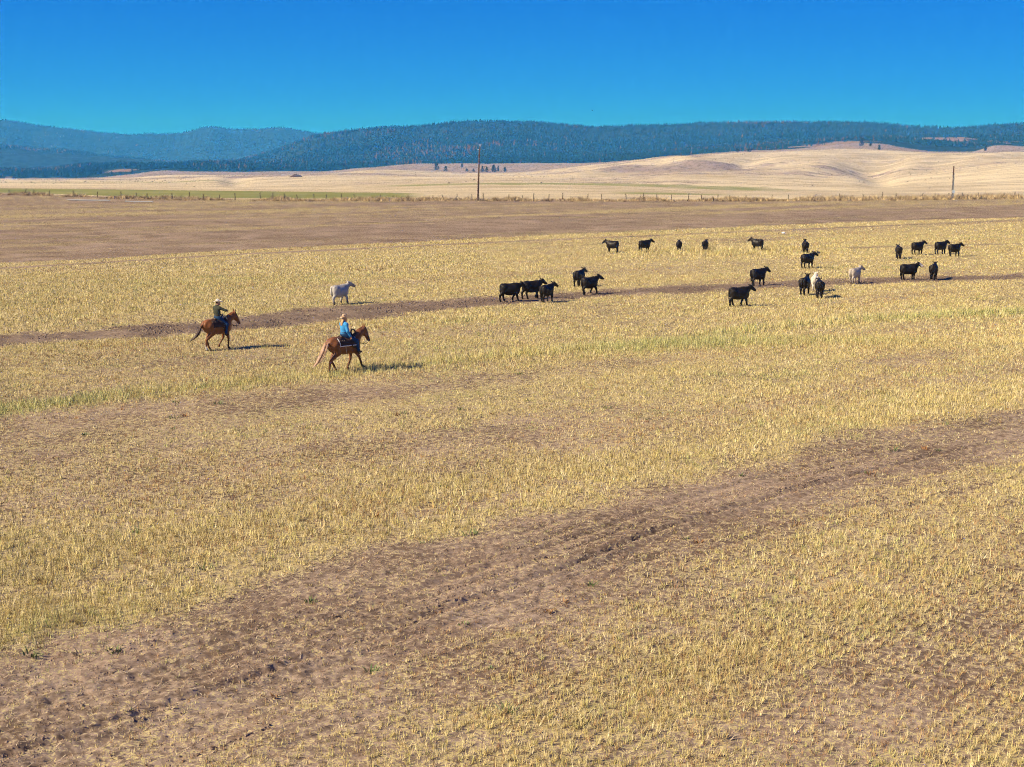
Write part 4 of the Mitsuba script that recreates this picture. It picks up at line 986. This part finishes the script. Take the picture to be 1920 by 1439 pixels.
def rider(key, x, y, hd, sc, b, mats, text):
    """b: joints. One body skin; shirt, jeans, boots, hat and hair lie over it."""
    pel, chest, neck, head = (np.array(b[k], float) for k in ("pelvis", "chest", "neck", "head"))
    wsh, whip = b["w"]
    hy = b["face"]                                           # direction the face looks, degrees to the left of the horse's heading
    fw = np.array([math.cos(math.radians(hy)), math.sin(math.radians(hy)), 0])
    rt = np.array([fw[1], -fw[0], 0])
    body, shirt, jeans, boots = Flesh(), Flesh(), Flesh(), [Flesh(), Flesh()]

    def both(fs, *a, **k):
        for f in fs:
            f.bone(*a, **k)
    for f in (body, shirt):
        f.egg(chest, (0.125, wsh * 0.92, 0.20), 0.08).egg(0.5 * (pel + chest), (0.105, whip * 0.92, 0.20), 0.08).egg(pel + (0, 0, 0.06), (0.12, whip, 0.12), 0.06).bone(chest + (0, -wsh * 0.8, 0.13), chest + (0, wsh * 0.8, 0.13), 0.065, 0.065, 0.08)
    body.bone(chest + (0, 0, 0.15), neck, 0.062, 0.055, 0.05).bone(neck, head + (0, 0, -0.06), 0.055, 0.06, 0.03)
    shirt.bone(chest + (0, 0, 0.16), chest + (0, 0, 0.22), 0.072, 0.06, 0.04)
    # head with face
    body.egg(head + (0, 0, 0.02), (0.095, 0.078, 0.115), 0.03, yaw=hy).bone(head + fw * 0.03 + (0, 0, -0.06), head + fw * 0.065 + (0, 0, -0.095), 0.055, 0.034, 0.03)
    body.bone(head + fw * 0.088 + (0, 0, 0.015), head + fw * 0.112 + (0, 0, -0.022), 0.012, 0.016, 0.012).bone(head + fw * 0.088 - rt * 0.022 + (0, 0, -0.058), head + fw * 0.088 + rt * 0.022 + (0, 0, -0.058), 0.010, 0.010, 0.008)
    for s in (-1, 1):
        body.egg(head + rt * s * 0.080 + (0, 0, 0.0), (0.020, 0.012, 0.032), 0.01).bone(head + fw * 0.078 + rt * s * 0.034 + (0, 0, 0.04), head + fw * 0.082 + rt * s * 0.014 + (0, 0, 0.04), 0.012, 0.012, 0.01)
    for i, (sd, arm, leg) in enumerate(((-1, b["arm_r"], b["leg_r"]), (1, b["arm_l"], b["leg_l"]))):
        sh, el, wr, fd = (np.array(q, float) for q in arm)   # shoulder, elbow, wrist, hand direction
        fd = fd / np.linalg.norm(fd)
        body.chain([sh, el, wr], (0.052, 0.040, 0.027), 0.03)
        shirt.chain([chest + (0, sd * wsh * 0.7, 0.12), sh, el, wr - 0.02 * (wr - el)], (0.06, 0.068, 0.053, 0.039), 0.04)
        pal = wr + fd * 0.085
        up_ = np.cross(fd, [0, sd, 0.2]); up_ /= np.linalg.norm(up_)
        sp = np.cross(fd, up_)
        body.bone(wr, wr + fd * 0.03, 0.027, 0.030, 0.02).bone(wr + fd * 0.03 - sp * 0.02, pal - sp * 0.026, 0.020, 0.018, 0.02).bone(wr + fd * 0.03 + sp * 0.02, pal + sp * 0.026, 0.020, 0.018, 0.02)
        for q, ln in zip((-1.5, -0.5, 0.5, 1.5), (0.060, 0.074, 0.078, 0.066)):   # curled fingers
            k0 = pal + sp * 0.019 * q
            k1 = k0 + fd * ln * 0.5 + up_ * 0.012
            k2 = k1 + fd * ln * 0.18 + up_ * 0.034
            body.chain([k0, k1, k2, k2 - fd * 0.02 + up_ * 0.016], (0.0105, 0.0098, 0.009, 0.008), 0.004)
        t0 = wr + fd * 0.035 + sp * 0.03
        body.chain([t0, t0 + fd * 0.035 + sp * 0.022 + up_ * 0.012, t0 + fd * 0.06 + sp * 0.012 + up_ * 0.032], (0.014, 0.0115, 0.009), 0.008)
        hp, kn, an, toe = (np.array(q, float) for q in leg)
        body.chain([hp, kn, an], (0.075, 0.050, 0.036), 0.04).bone(an, toe, 0.034, 0.028, 0.02)
        jeans.chain([pel + (0, sd * 0.06, 0.02), hp, kn, an], (0.11, 0.098, 0.071, 0.058), 0.06)
        boots[i].chain([an + (kn - an) * 0.25, an, an + (0, 0, -0.04)], (0.052, 0.050, 0.045), 0.03).bone(an + (-0.01, 0, -0.05), toe, 0.047, 0.036, 0.03).bone(an + (-0.035, 0, -0.05), an + (-0.035, 0, -0.085), 0.033, 0.030, 0.01)
    jeans.egg(pel, (0.135, whip + 0.02, 0.115), 0.06)
    add(key + "__body", place(body.mesh(0.0095), x, y, hd, sc), mats[0], True)
    add(key + "__shirt", place(shirt.mesh(0.016, 0.012), x, y, hd, sc), mats[1], True)
    add(key + "__jeans", place(jeans.mesh(0.017, 0.004), x, y, hd, sc), mats[2], True)
    belt = Flesh()
    bc = pel + (0, 0, 0.115)
    belt.chain([bc + np.array([0.125 * math.cos(t), (whip + 0.012) * math.sin(t), 0]) for t in np.linspace(0, 2 * math.pi, 13)], [0.015] * 13, 0.01)
    add(key + "__belt", place(belt.mesh(0.011), x, y, hd, sc), "leather_mat", True)
    for i in (0, 1):
        add(key + ("__boot" if i == 0 else "__boot_001"), place(boots[i].mesh(0.012), x, y, hd, sc), "leather_mat", True)
    # hat: brim curled up at the sides, creased crown
    hc = head + np.array([0, 0, 0.068])
    nr, na = 9, 36
    vs = []
    for top in (0, 1):
        for k in range(nr):
            for q in range(na):
                t = 2 * math.pi * q / na
                r = 0.080 + (b["brim"] - 0.080) * k / (nr - 1)
                lift = b["curl"] * (k / (nr - 1)) ** 2 * abs(math.sin(t)) ** 2.2 - 0.014 * (k / (nr - 1)) ** 2 * abs(math.cos(t)) ** 2
                p = hc + fw * r * 1.12 * math.cos(t) + rt * r * 0.98 * math.sin(t) + np.array([0, 0, lift + 0.008 * top])
                vs.append(p)
    vs = np.array(vs)
    idx = lambda s_, k, q: s_ * nr * na + k * na + q % na  # noqa: E731
    fs = []
    for q in range(na):
        for k in range(nr - 1):
            a_, b_, c_, d_ = idx(1, k, q), idx(1, k + 1, q), idx(1, k + 1, q + 1), idx(1, k, q + 1)
            fs += [(a_, c_, b_), (a_, d_, c_)]
            a_, b_, c_, d_ = idx(0, k, q), idx(0, k + 1, q), idx(0, k + 1, q + 1), idx(0, k, q + 1)
            fs += [(a_, b_, c_), (a_, c_, d_)]
        fs += [(idx(0, nr - 1, q), idx(1, nr - 1, q), idx(1, nr - 1, q + 1)), (idx(0, nr - 1, q), idx(1, nr - 1, q + 1), idx(0, nr - 1, q + 1))]
    hb = trimesh.Trimesh(vs, np.array(fs), process=False)
    hb.fix_normals()
    add(key + "__hat", place((np.array(hb.vertices), np.array(hb.faces)), x, y, hd, sc), mats[3] + "_two", 40)
    cr = Flesh()
    cr.bone(hc, hc + (0, 0, 0.06), 0.088, 0.080, 0.02)
    for s in (-1, 1):
        cr.bone(hc + rt * 0.034 * s + fw * 0.045 + (0, 0, 0.085), hc + rt * 0.036 * s - fw * 0.055 + (0, 0, 0.095), 0.036, 0.042, 0.022)
    add(key + "__hat__crown", place(cr.mesh(0.009), x, y, hd, sc), mats[3], True)
    bd = Flesh().chain([hc + (0, 0, 0.022) + fw * 0.094 * math.cos(t) + rt * 0.090 * math.sin(t) for t in np.linspace(0, 2 * math.pi, 17)], [0.011] * 17, 0.006)
    add(key + "__hat__band", place(bd.mesh(0.008), x, y, hd, sc), "leather_mat", True)
    hair = Flesh()
    if b["hair"] > 0:                                        # long hair down the back
        g = np.random.default_rng(5)
        for i in range(22):
            o = g.uniform(-1, 1)
            a_ = head - fw * 0.06 + rt * 0.065 * o + (0, 0, 0.04)
            q = chest * np.array([1, 1, 0]) + np.array([0, 0, chest[2] + 0.19])
            m1 = np.array([q[0] - 0.105, head[1] + rt[1] * 0.07 * o, q[2]])
            m2 = m1 + np.array([-0.015 + g.normal(0, .01), g.normal(0, 0.015), -b["hair"] * g.uniform(0.7, 1.1)])
            hair.chain([a_, a_ - fw * 0.035 + (0, 0, -0.10), m1, m2], (0.026, 0.024, 0.020, 0.007), 0.012)
    else:
        hair.egg(head - fw * 0.022 + (0, 0, 0.035), (0.092, 0.088, 0.095), 0.02, yaw=hy)
    add(key + "__hair", place(hair.mesh(0.013), x, y, hd, sc), mats[4], True)
    tag(key, text, "person", "riders on horseback")


for m in ("white_felt_mat", "straw_felt_mat"):
    scene[m + "_two"] = {"type": "twosided", "bsdf": {k: v for k, v in scene[m].items()}}

# left rider: olive shirt, white hat
X1, Y1, D1, S1 = -15.05, 70.5, 48.0, 1.03
P, M, ax, back = horse("horse", X1, Y1, D1, S1,
    fore=[((0.50, 0.52), (0.46, 0.14), (0.49, 0.055)), ((0.40, 0.55), (0.18, 0.24), (0.12, 0.14))],
    hind=[((-0.46, 0.88), (-0.82, 0.54), (-0.84, 0.14), (-0.81, 0.055)), ((-0.36, 0.88), (-0.60, 0.52), (-0.48, 0.14), (-0.44, 0.055))],
    poll=(0.98, -0.05, 1.72), muzzle=(1.22, -0.12, 1.19),
    tail_pts=[(-0.84, 0, 1.36), (-0.97, 0.03, 1.24), (-1.06, 0.09, 1.00), (-1.16, 0.18, 0.78), (-1.30, 0.29, 0.60), (-1.42, 0.38, 0.50)], tail_r=(0.03, 0.05, 0.07, 0.08, 0.06, 0.02),
    base=(0.20, 0.078, 0.027), mane_c=(0.26, 0.10, 0.035), tail_c=(0.045, 0.022, 0.014), socks=[(-1, 0.20)],
    text="chestnut horse with dark swinging tail and a white hind sock, under the olive-shirted rider")
saddle("saddle", X1, Y1, D1, S1, "leather_mat", "dark western saddle under the rider in the olive shirt", {"foot": (0.24, 0.72), "ties": [[(-0.30, -0.24, 1.42), (-0.33, -0.29, 1.28), (-0.32, -0.31, 1.18)]]})
bridle("bridle", X1, Y1, D1, S1, P, M, ax, back, (0.34, 0.06, 1.68), "tan_leather_mat", "light leather bridle with sagging reins on the left horse")
coil("rope_coil", X1, Y1, D1, S1, (0.30, -0.17, 1.50), 0.15, 0.5, "rope_mat", "pale coiled rope hanging at the left rider's saddle horn")
rider("person", X1, Y1, D1, S1, dict(pelvis=(-0.03, 0, 1.60), chest=(-0.02, 0, 1.96), neck=(0.0, -0.01, 2.20), head=(0.03, -0.03, 2.31), face=-38, w=(0.205, 0.165), brim=0.20, curl=0.055, hair=0,
    arm_r=((-0.01, -0.215, 2.07), (0.18, -0.43, 1.96), (0.40, -0.22, 1.92), (0.7, 0.7, -0.1)), arm_l=((-0.01, 0.215, 2.07), (0.05, 0.30, 1.80), (0.26, 0.12, 1.70), (0.9, -0.4, -0.1)),
    leg_r=((0.02, -0.13, 1.55), (0.30, -0.335, 1.24), (0.20, -0.37, 0.82), (0.34, -0.385, 0.755)), leg_l=((0.02, 0.13, 1.55), (0.30, 0.335, 1.24), (0.20, 0.37, 0.82), (0.34, 0.385, 0.755))),
    ("skin_mat", "shirt_green_mat", "denim_mat", "white_felt_mat", "brown_hair_mat"), "rider in olive long-sleeved shirt, jeans and white hat, one arm raised across the chest")

# right rider: blue shirt, tan hat
X2, Y2, D2, S2 = -7.70, 63.25, 43.0, 1.07
P, M, ax, back = horse("horse_001", X2, Y2, D2, S2,
    fore=[((0.66, 0.58), (0.78, 0.22), (0.86, 0.14)), ((0.40, 0.52), (0.24, 0.14), (0.26, 0.055))],
    hind=[((-0.50, 0.88), (-0.86, 0.54), (-0.94, 0.14), (-0.92, 0.055)), ((-0.36, 0.88), (-0.62, 0.52), (-0.40, 0.14), (-0.36, 0.055))],
    poll=(1.02, -0.02, 1.80), muzzle=(1.27, -0.04, 1.24),
    tail_pts=[(-0.84, 0, 1.36), (-0.98, 0.02, 1.28), (-1.08, 0.05, 1.02), (-1.18, 0.10, 0.76), (-1.32, 0.15, 0.52), (-1.48, 0.20, 0.34)], tail_r=(0.05, 0.09, 0.12, 0.13, 0.11, 0.05),
    base=(0.185, 0.072, 0.026), mane_c=(0.17, 0.065, 0.028), tail_c=(0.42, 0.28, 0.19), socks=[],
    text="chestnut horse with a long bushy flaxen tail, ridden by the person in the blue shirt")
saddle("saddle_001", X2, Y2, D2, S2, "pad_white_mat", "brown western saddle on a white-edged pad under the rider in blue", {"foot": (0.50, 0.80), "ties": [[(-0.20, -0.27, 1.40), (-0.20, -0.33, 1.22), (-0.17, -0.335, 1.02), (-0.13, -0.33, 0.82)], [(-0.30, -0.26, 1.40), (-0.30, -0.31, 1.28), (-0.27, -0.32, 1.16)]]})
bridle("bridle_001", X2, Y2, D2, S2, P, M, ax, back, (0.34, 0.04, 1.62), "leather_mat", "dark bridle with looping reins on the right horse")
coil("rope_coil_001", X2, Y2, D2, S2, (0.40, -0.10, 1.66), 0.13, 0.3, "dark_rope_mat", "dark coiled rope at the saddle horn of the rider in blue")
rider("person_001", X2, Y2, D2, S2, dict(pelvis=(-0.04, 0, 1.60), chest=(-0.03, 0, 1.94), neck=(-0.01, 0, 2.16), head=(0.02, 0, 2.27), face=-10, w=(0.175, 0.155), brim=0.18, curl=0.05, hair=0.16,
    arm_r=((-0.02, -0.185, 2.04), (-0.03, -0.27, 1.77), (0.10, -0.29, 1.55), (0.35, -0.05, -0.9)), arm_l=((-0.02, 0.185, 2.04), (0.06, 0.25, 1.78), (0.27, 0.07, 1.66), (0.9, -0.3, -0.1)),
    leg_r=((0.03, -0.12, 1.55), (0.40, -0.335, 1.32), (0.47, -0.365, 0.90), (0.61, -0.38, 0.84)), leg_l=((0.03, 0.12, 1.55), (0.40, 0.335, 1.32), (0.47, 0.365, 0.90), (0.61, 0.38, 0.84))),
    ("skin_mat", "shirt_blue_mat", "denim_mat", "straw_felt_mat", "blonde_mat"), "rider with long fair hair in bright blue shirt and tan hat, arm hanging down")

# ------------------------------------------------------------------ fence, poles and small things of the distance
def tube(p, r, sides=8, cap=True):
    p, r = np.asarray(p, float), np.broadcast_to(r, (len(p),))
    t = np.gradient(p, axis=0)
    t /= np.linalg.norm(t, axis=1, keepdims=True)
    a = np.cross(t, np.where(np.abs(t[:, 2:]) < 0.9, [0, 0, 1.0], [1.0, 0, 0]))
    a /= np.linalg.norm(a, axis=1, keepdims=True)
    b = np.cross(t, a)
    ang = np.arange(sides) * 2 * np.pi / sides
    v = (p[:, None] + r[:, None, None] * (np.cos(ang)[None, :, None] * a[:, None] + np.sin(ang)[None, :, None] * b[:, None])).reshape(-1, 3)
    i, j = np.meshgrid(np.arange(len(p) - 1), np.arange(sides), indexing="ij")
    q = np.stack([i * sides + j, i * sides + (j + 1) % sides, (i + 1) * sides + (j + 1) % sides, (i + 1) * sides + j], -1).reshape(-1, 4)
    f = np.vstack([q[:, [0, 1, 2]], q[:, [0, 2, 3]]])
    if cap:
        n = len(v)
        v = np.vstack([v, p[:1], p[-1:]])
        k = np.arange(sides)
        f = np.vstack([f, np.stack([(k + 1) % sides, k, 0 * k + n], 1), np.stack([n - 2 * 0 - sides + k, n - sides + (k + 1) % sides, 0 * k + n + 1], 1)])
    return v, f


def box(c, s, yaw=0.0):
    m = trimesh.creation.box(s)
    b = min(s) * 0.12
    m.apply_transform(trimesh.transformations.rotation_matrix(math.radians(yaw), [0, 0, 1]))
    m.apply_translation(c)
    return np.array(m.vertices), np.array(m.faces)


g = np.random.default_rng(44)
k, a = 0, -23.0
tops = []
while a < 23.0:
    r = float(fence_r(np.array([a]))[0]) + g.normal(0, 0.12)
    x, y = r * math.sin(math.radians(a)), r * math.cos(math.radians(a))
    h, lean = g.uniform(1.15, 1.65), g.normal(0, 0.05) if g.random() < 0.75 else g.normal(0, 0.3)
    z = float(ground_z(np.array([x]), np.array([y]))[0])
    tp = (x + lean * h, y + g.normal(0, 0.05), z + h)
    add("wire_fence__post" + (f"_{k:03d}" if k else ""), tube([(x, y, z - 0.1), tp], [g.uniform(0.075, 0.115), g.uniform(0.065, 0.095)], 6), "post_mat")
    tops.append((x, y, z, h, lean))
    k += 1
    a += math.degrees((g.uniform(2.2, 3.6) if g.random() < 0.8 else 5.2) / r)
for i, frac in enumerate((0.35, 0.62, 0.9)):
    add("wire_fence__wire" + (f"_{i:03d}" if i else ""), tube([(x + l * h * frac, y, z + h * frac) for x, y, z, h, l in tops], 0.006, 3, False), "metal_mat")
tag("wire_fence", "old wire fence of crooked weathered wooden posts across the far edge of the field", "fence")

# tall power pole
x, y = -7.05, 288.2
z = float(ground_z(np.array([x]), np.array([y]))[0])
add("utility_pole__pole", tube([(x, y, z - 0.2), (x + 0.14, y, z + 4), (x + 0.30, y, z + 8), (x + 0.42, y, z + 11.0)], [0.19, 0.175, 0.15, 0.125], 14), "pole_mat", 40)
tx, tz = x + 0.42, z + 11.0
add("utility_pole__insulator", tube([(tx + 0.08, y, tz - 0.1), (tx + 0.09, y, tz + 0.22), (tx + 0.09, y, tz + 0.24), (tx + 0.09, y, tz + 0.42), (tx + 0.09, y, tz + 0.5)], [0.03, 0.03, 0.09, 0.10, 0.05], 10), "white_mat", 40)
add("utility_pole__side_insulator", tube([(tx - 0.12, y - 0.05, tz - 0.55), (tx - 0.26, y - 0.05, tz - 0.55), (tx - 0.27, y - 0.05, tz - 0.55), (tx - 0.40, y - 0.05, tz - 0.55)], [0.03, 0.03, 0.10, 0.09], 10), "white_mat", 40)
add("utility_pole__bracket", box((tx + 0.02, y - 0.15, tz - 0.55), (0.34, 0.10, 0.42)), "pole_mat")
add("utility_pole__band", tube([(x + 0.34, y, z + 8.6), (x + 0.345, y, z + 8.72)], [0.16, 0.16], 14), "metal_mat", 40)
for i, (ex, ey, ez, sag) in enumerate(((-128.0, 345.0, 9.6, 2.6), (118.0, 322.0, 10.2, 2.6))):
    t_ = np.linspace(0, 1, 25)
    w3 = np.stack([tx + 0.09 + (ex - tx) * t_, y + (ey - y) * t_, tz + 0.4 + (ez - tz) * t_ - sag * 4 * t_ * (1 - t_)], 1)
    add("utility_pole__wire" + (f"_{i:03d}" if i else ""), tube(w3, 0.007, 4, False), "roof_mat")
tag("utility_pole", "tall brown wooden power pole with insulators on its top, left of centre", "pole", "poles along the fence")
# service pole with meter boxes
x, y = 93.9, 298.4
z = float(ground_z(np.array([x]), np.array([y]))[0])
add("utility_pole_001__pole", tube([(x, y, z - 0.2), (x + 0.01, y, z + 3.5), (x + 0.03, y, z + 7.0)], [0.16, 0.14, 0.12], 14), "grey_pole_mat", 40)
add("utility_pole_001__riser_pipe", tube([(x + 0.17, y - 0.10, z + 0.1), (x + 0.18, y - 0.10, z + 5.2), (x + 0.20, y - 0.10, z + 5.5)], [0.05, 0.05, 0.09], 8), "metal_mat", 40)
add("utility_pole_001__meter_box", box((x + 0.20, y - 0.2, z + 1.65), (0.42, 0.22, 0.70)), "pale_box_mat")
add("utility_pole_001__switch_box", box((x + 0.12, y - 0.18, z + 0.75), (0.36, 0.2, 0.5)), "metal_mat")
add("utility_pole_001__cap", tube([(x + 0.025, y, z + 5.0), (x + 0.03, y, z + 7.06)], [0.135, 0.13], 14), "pole_mat", 40)
tag("utility_pole_001", "shorter grey service pole with pale meter boxes near its foot, at right", "pole", "poles along the fence")

# two low heaps of pale pipe lying on the brown field at left
pipes = [(-92.6, 291.0, -83.3, 287.6), (-92.0, 290.4, -84.6, 287.6), (-90.5, 289.2, -82.5, 286.6), (-77.8, 281.2, -72.0, 279.2), (-77.0, 280.6, -71.6, 278.8), (-76.2, 280.6, -72.4, 279.4)]
names = ["topmost of the left pair of pale pipes lying on the brown field", "middle pale pipe in the left heap on the brown field", "nearest pale pipe in the left heap on the brown field",
         "farthest pale pipe in the right heap on the brown field", "middle pale pipe in the right heap on the brown field", "shortest pale pipe in the right heap on the brown field"]
for i, (x0, y0, x1, y1) in enumerate(pipes):
    z0 = float(ground_z(np.array([x0]), np.array([y0]))[0]) + 0.16
    z1 = float(ground_z(np.array([x1]), np.array([y1]))[0]) + 0.16
    key = "irrigation_pipe" + (f"_{i:03d}" if i else "")
    p = np.linspace([x0, y0, z0], [x1, y1, z1], 6)
    v, f = tube(p, 0.11, 10)
    add(key, (v, f), "metal_mat", 40)
    tag(key, names[i], "pipe", "pale pipes lying on the far field")

# white rock in the grass
m = trimesh.creation.icosphere(2, 0.19)
v = np.array(m.vertices)
v = v * (1 + 0.5 * (meshkit.fbm(v * 4 + 9, 3)[:, None] - 0.5)) * [1.2, 0.9, 0.75]
zz = float(ground_z(np.array([32.87]), np.array([168.5]))[0])
add("white_rock", (v + [32.87, 168.5, zz + 0.32], np.array(m.faces)), "white_mat", True)
tag("white_rock", "small white rock lying in the pale grass behind the far cattle", "rock")


# dark heap of earth in the hay land
xx, yy = -262.0, 1700.0
gx, gy = np.meshgrid(np.linspace(-9, 9, 30), np.linspace(-6, 6, 14), indexing="ij")
hz = 3.6 * np.clip(1 - np.abs(gx / 9) ** 1.3 - np.abs(gy / 6) ** 1.6, 0, 1) ** 0.8 * (0.8 + 0.5 * n2(gx + 50, gy + 50, 4.0, 3, 501))
gz = land_z(gx + xx, gy + yy)
v = np.stack([gx + xx, gy + yy, gz + hz - 0.25], -1).reshape(-1, 3)
add("earth_mound", (v, grid_faces(30, 14)[:, ::-1]), "earth_mat", 50)
tag("earth_mound", "dark brown heap of earth on the pale hay land, left of centre", "mound")

# white farmhouse at the wood's foot, far left
hx, hy_ = -1076.0, 3000.0
hz0 = float(land_z(np.array([hx]), np.array([hy_]))[0])
add("farmhouse__wall", box((hx, hy_, hz0 + 2.2), (14, 8, 5.4)), "white_mat")
rv = np.array([[-7.6, -4.6, 4.8], [7.6, -4.6, 4.8], [7.6, 4.6, 4.8], [-7.6, 4.6, 4.8], [-7.6, 0, 8.0], [7.6, 0, 8.0]]) + [hx, hy_, hz0]
add("farmhouse__roof", (rv, np.array([[0, 1, 5], [0, 5, 4], [2, 3, 4], [2, 4, 5], [0, 4, 3], [1, 2, 5], [0, 3, 2], [0, 2, 1]])), "roof_mat")
for i, dx in enumerate((-4.2, 0.2, 4.4)):
    add("farmhouse__window" + (f"_{i:03d}" if i else ""), box((hx + dx, hy_ - 4.02, hz0 + 2.6), (1.5, 0.12, 1.6)), "roof_mat")
add("farmhouse__barn_wing", box((hx + 11.5, hy_ + 1, hz0 + 1.4), (8.8, 6, 3.6)), "pale_box_mat")
tag("farmhouse", "tiny white farmhouse at the foot of the wood at the far left edge", "house")


def pine(key, x, y, h, w, round_, text, seed, group="single pines in front of the woods"):
    """A conifer with trunk and a crown of many small leaf clumps, thinner at the edges."""
    g = np.random.default_rng(seed)
    z = float(land_z(np.array([x]), np.array([y]))[0])
    add(key + "__trunk", tube([(x, y, z - 0.5), (x + 0.1, y, z + 0.5 * h), (x, y, z + 0.93 * h)], [0.035 * h * 0.5, 0.02 * h * 0.5, 0.004 * h], 6), "bark_mat")
    n = 420
    t = g.random(n) ** 0.85
    prof = (1 - t) ** (0.45 if round_ else 0.9) * (0.55 + 0.45 * np.minimum(1, t / 0.18))
    bough = g.uniform(0.55, 1.15, 12)
    a = g.uniform(0, 2 * np.pi, n)
    rr = w * prof * np.sqrt(g.uniform(0.15, 1, n)) * bough[(a / (2 * np.pi) * 12).astype(int) % 12]
    c = np.stack([x + rr * np.cos(a), y + rr * np.sin(a), z + h * (0.07 + 0.93 * t) - 0.12 * rr], 1)
    s = h * 0.05 * g.uniform(0.6, 1.4, n)
    q = g.normal(0, 1, (n, 3, 3)) * [1, 1, 0.6]
    q2 = g.normal(0, 1, (n, 3, 3)) * [1, 1, 0.6]
    v = np.concatenate([(c[:, None] + q * s[:, None, None]).reshape(-1, 3), (c[:, None] + q2 * s[:, None, None]).reshape(-1, 3)])
    f = np.arange(len(v)).reshape(-1, 3)
    col = np.repeat(np.array([[0.036, 0.060, 0.030]]) * np.r_[g.uniform(0.6, 1.5, n), g.uniform(0.6, 1.5, n)][:, None], 3, 0)
    add(key + "__crown", (v, f), "plant_mat", color=col)
    tag(key, text, "tree", group)


PINES = [
    (-142, 2640, 13.2, 6.1, 1, "broad dark pine standing alone left of the others in the grassy gap"),
    (-123, 2605, 9.0, 5.0, 1, "small bushy pine second from the left in the grassy gap"),
    (-102, 2860, 9.9, 4.4, 0, "pine standing farther back above the small bushes in the grassy gap"),
    (-84, 2605, 6.0, 4.0, 1, "low round pine just left of the power pole"),
    (-71, 2596, 6.0, 4.0, 1, "low spreading pine beside the power pole's left side"),
    (-55, 2605, 11.0, 5.0, 0, "pointed dark pine immediately right of the power pole"),
    (-47, 2605, 10.0, 5.0, 0, "second pointed pine right of the power pole"),
    (-34, 2605, 13.0, 6.0, 1, "tall dense rounded pine right of the power pole"),
    (-26, 2640, 10.1, 3.1, 0, "slim pine right of the rounded tall pine"),
    (-13, 2605, 9.0, 4.0, 1, "low bushy pine at the left corner of the wood"),
    (624, 2390, 9.2, 2.8, 1, "lone dark pine on the crest of the golden hill"),
    (417, 2600, 9.0, 4.0, 1, "dark pine at the left shoulder behind the golden hill"),
    (447, 2650, 8.2, 5.1, 1, "broad pine standing behind the golden hill's left shoulder"),
    (671, 2700, 15.6, 7.3, 0, "largest pine in front of the grey knoll behind the golden hill"),
    (701, 2750, 11.6, 4.2, 0, "slender pine right of the grey knoll behind the golden hill"),
    (909, 2700, 13.5, 4.2, 0, "dark pine rising beside the grey knoll near the right edge"),
    (-899, 3150, 10.9, 3.6, 0, "thin pine in the pinkish clearing at left"),
    (-853, 3150, 12.1, 4.8, 0, "pine at the right end of the pinkish clearing at left"),
    (-880, 3150, 8.5, 3.6, 1, "short pine in the middle of the pinkish clearing at left"),
]
for i, (x, y, h, w, rd, text) in enumerate(PINES):
    pine("pine_tree" + (f"_{i:03d}" if i else ""), x, y, h, w, rd, text, 600 + i)

# a bird high over the field
bx, by, bz = 28.4, 500.0, 24.3
bird = Flesh().chain([(-0.28, 0, 0), (0.0, 0, 0.02), (0.25, 0, 0.03), (0.36, 0, 0.02)], (0.03, 0.085, 0.06, 0.015), 0.04)
for s in (-1, 1):
    bird.chain([(0.08, s * 0.05, 0.04), (0.12, s * 0.35, 0.16), (0.0, s * 0.72, 0.10)], (0.055, 0.05, 0.012), 0.03)
bm = bird.mesh(0.022)
add("bird", (bm[0] + [bx, by, bz], bm[1]), "roof_mat", True)
tag("bird", "tiny dark bird flying in the blue sky right of centre", "bird")

# ------------------------------------------------------------------ the air
scene["haze_wall"] = {"type": "null"}
scene["haze"] = {"type": "cube", "to_world": T().translate([0, 0, 82.0]).scale([12100, 12100, 188.0]), "bsdf": {"type": "ref", "id": "haze_wall"}, "interior": {"type": "ref", "id": "air"}}
tag("haze", "clear blue mountain air over the whole valley", "haze", kind="stuff")
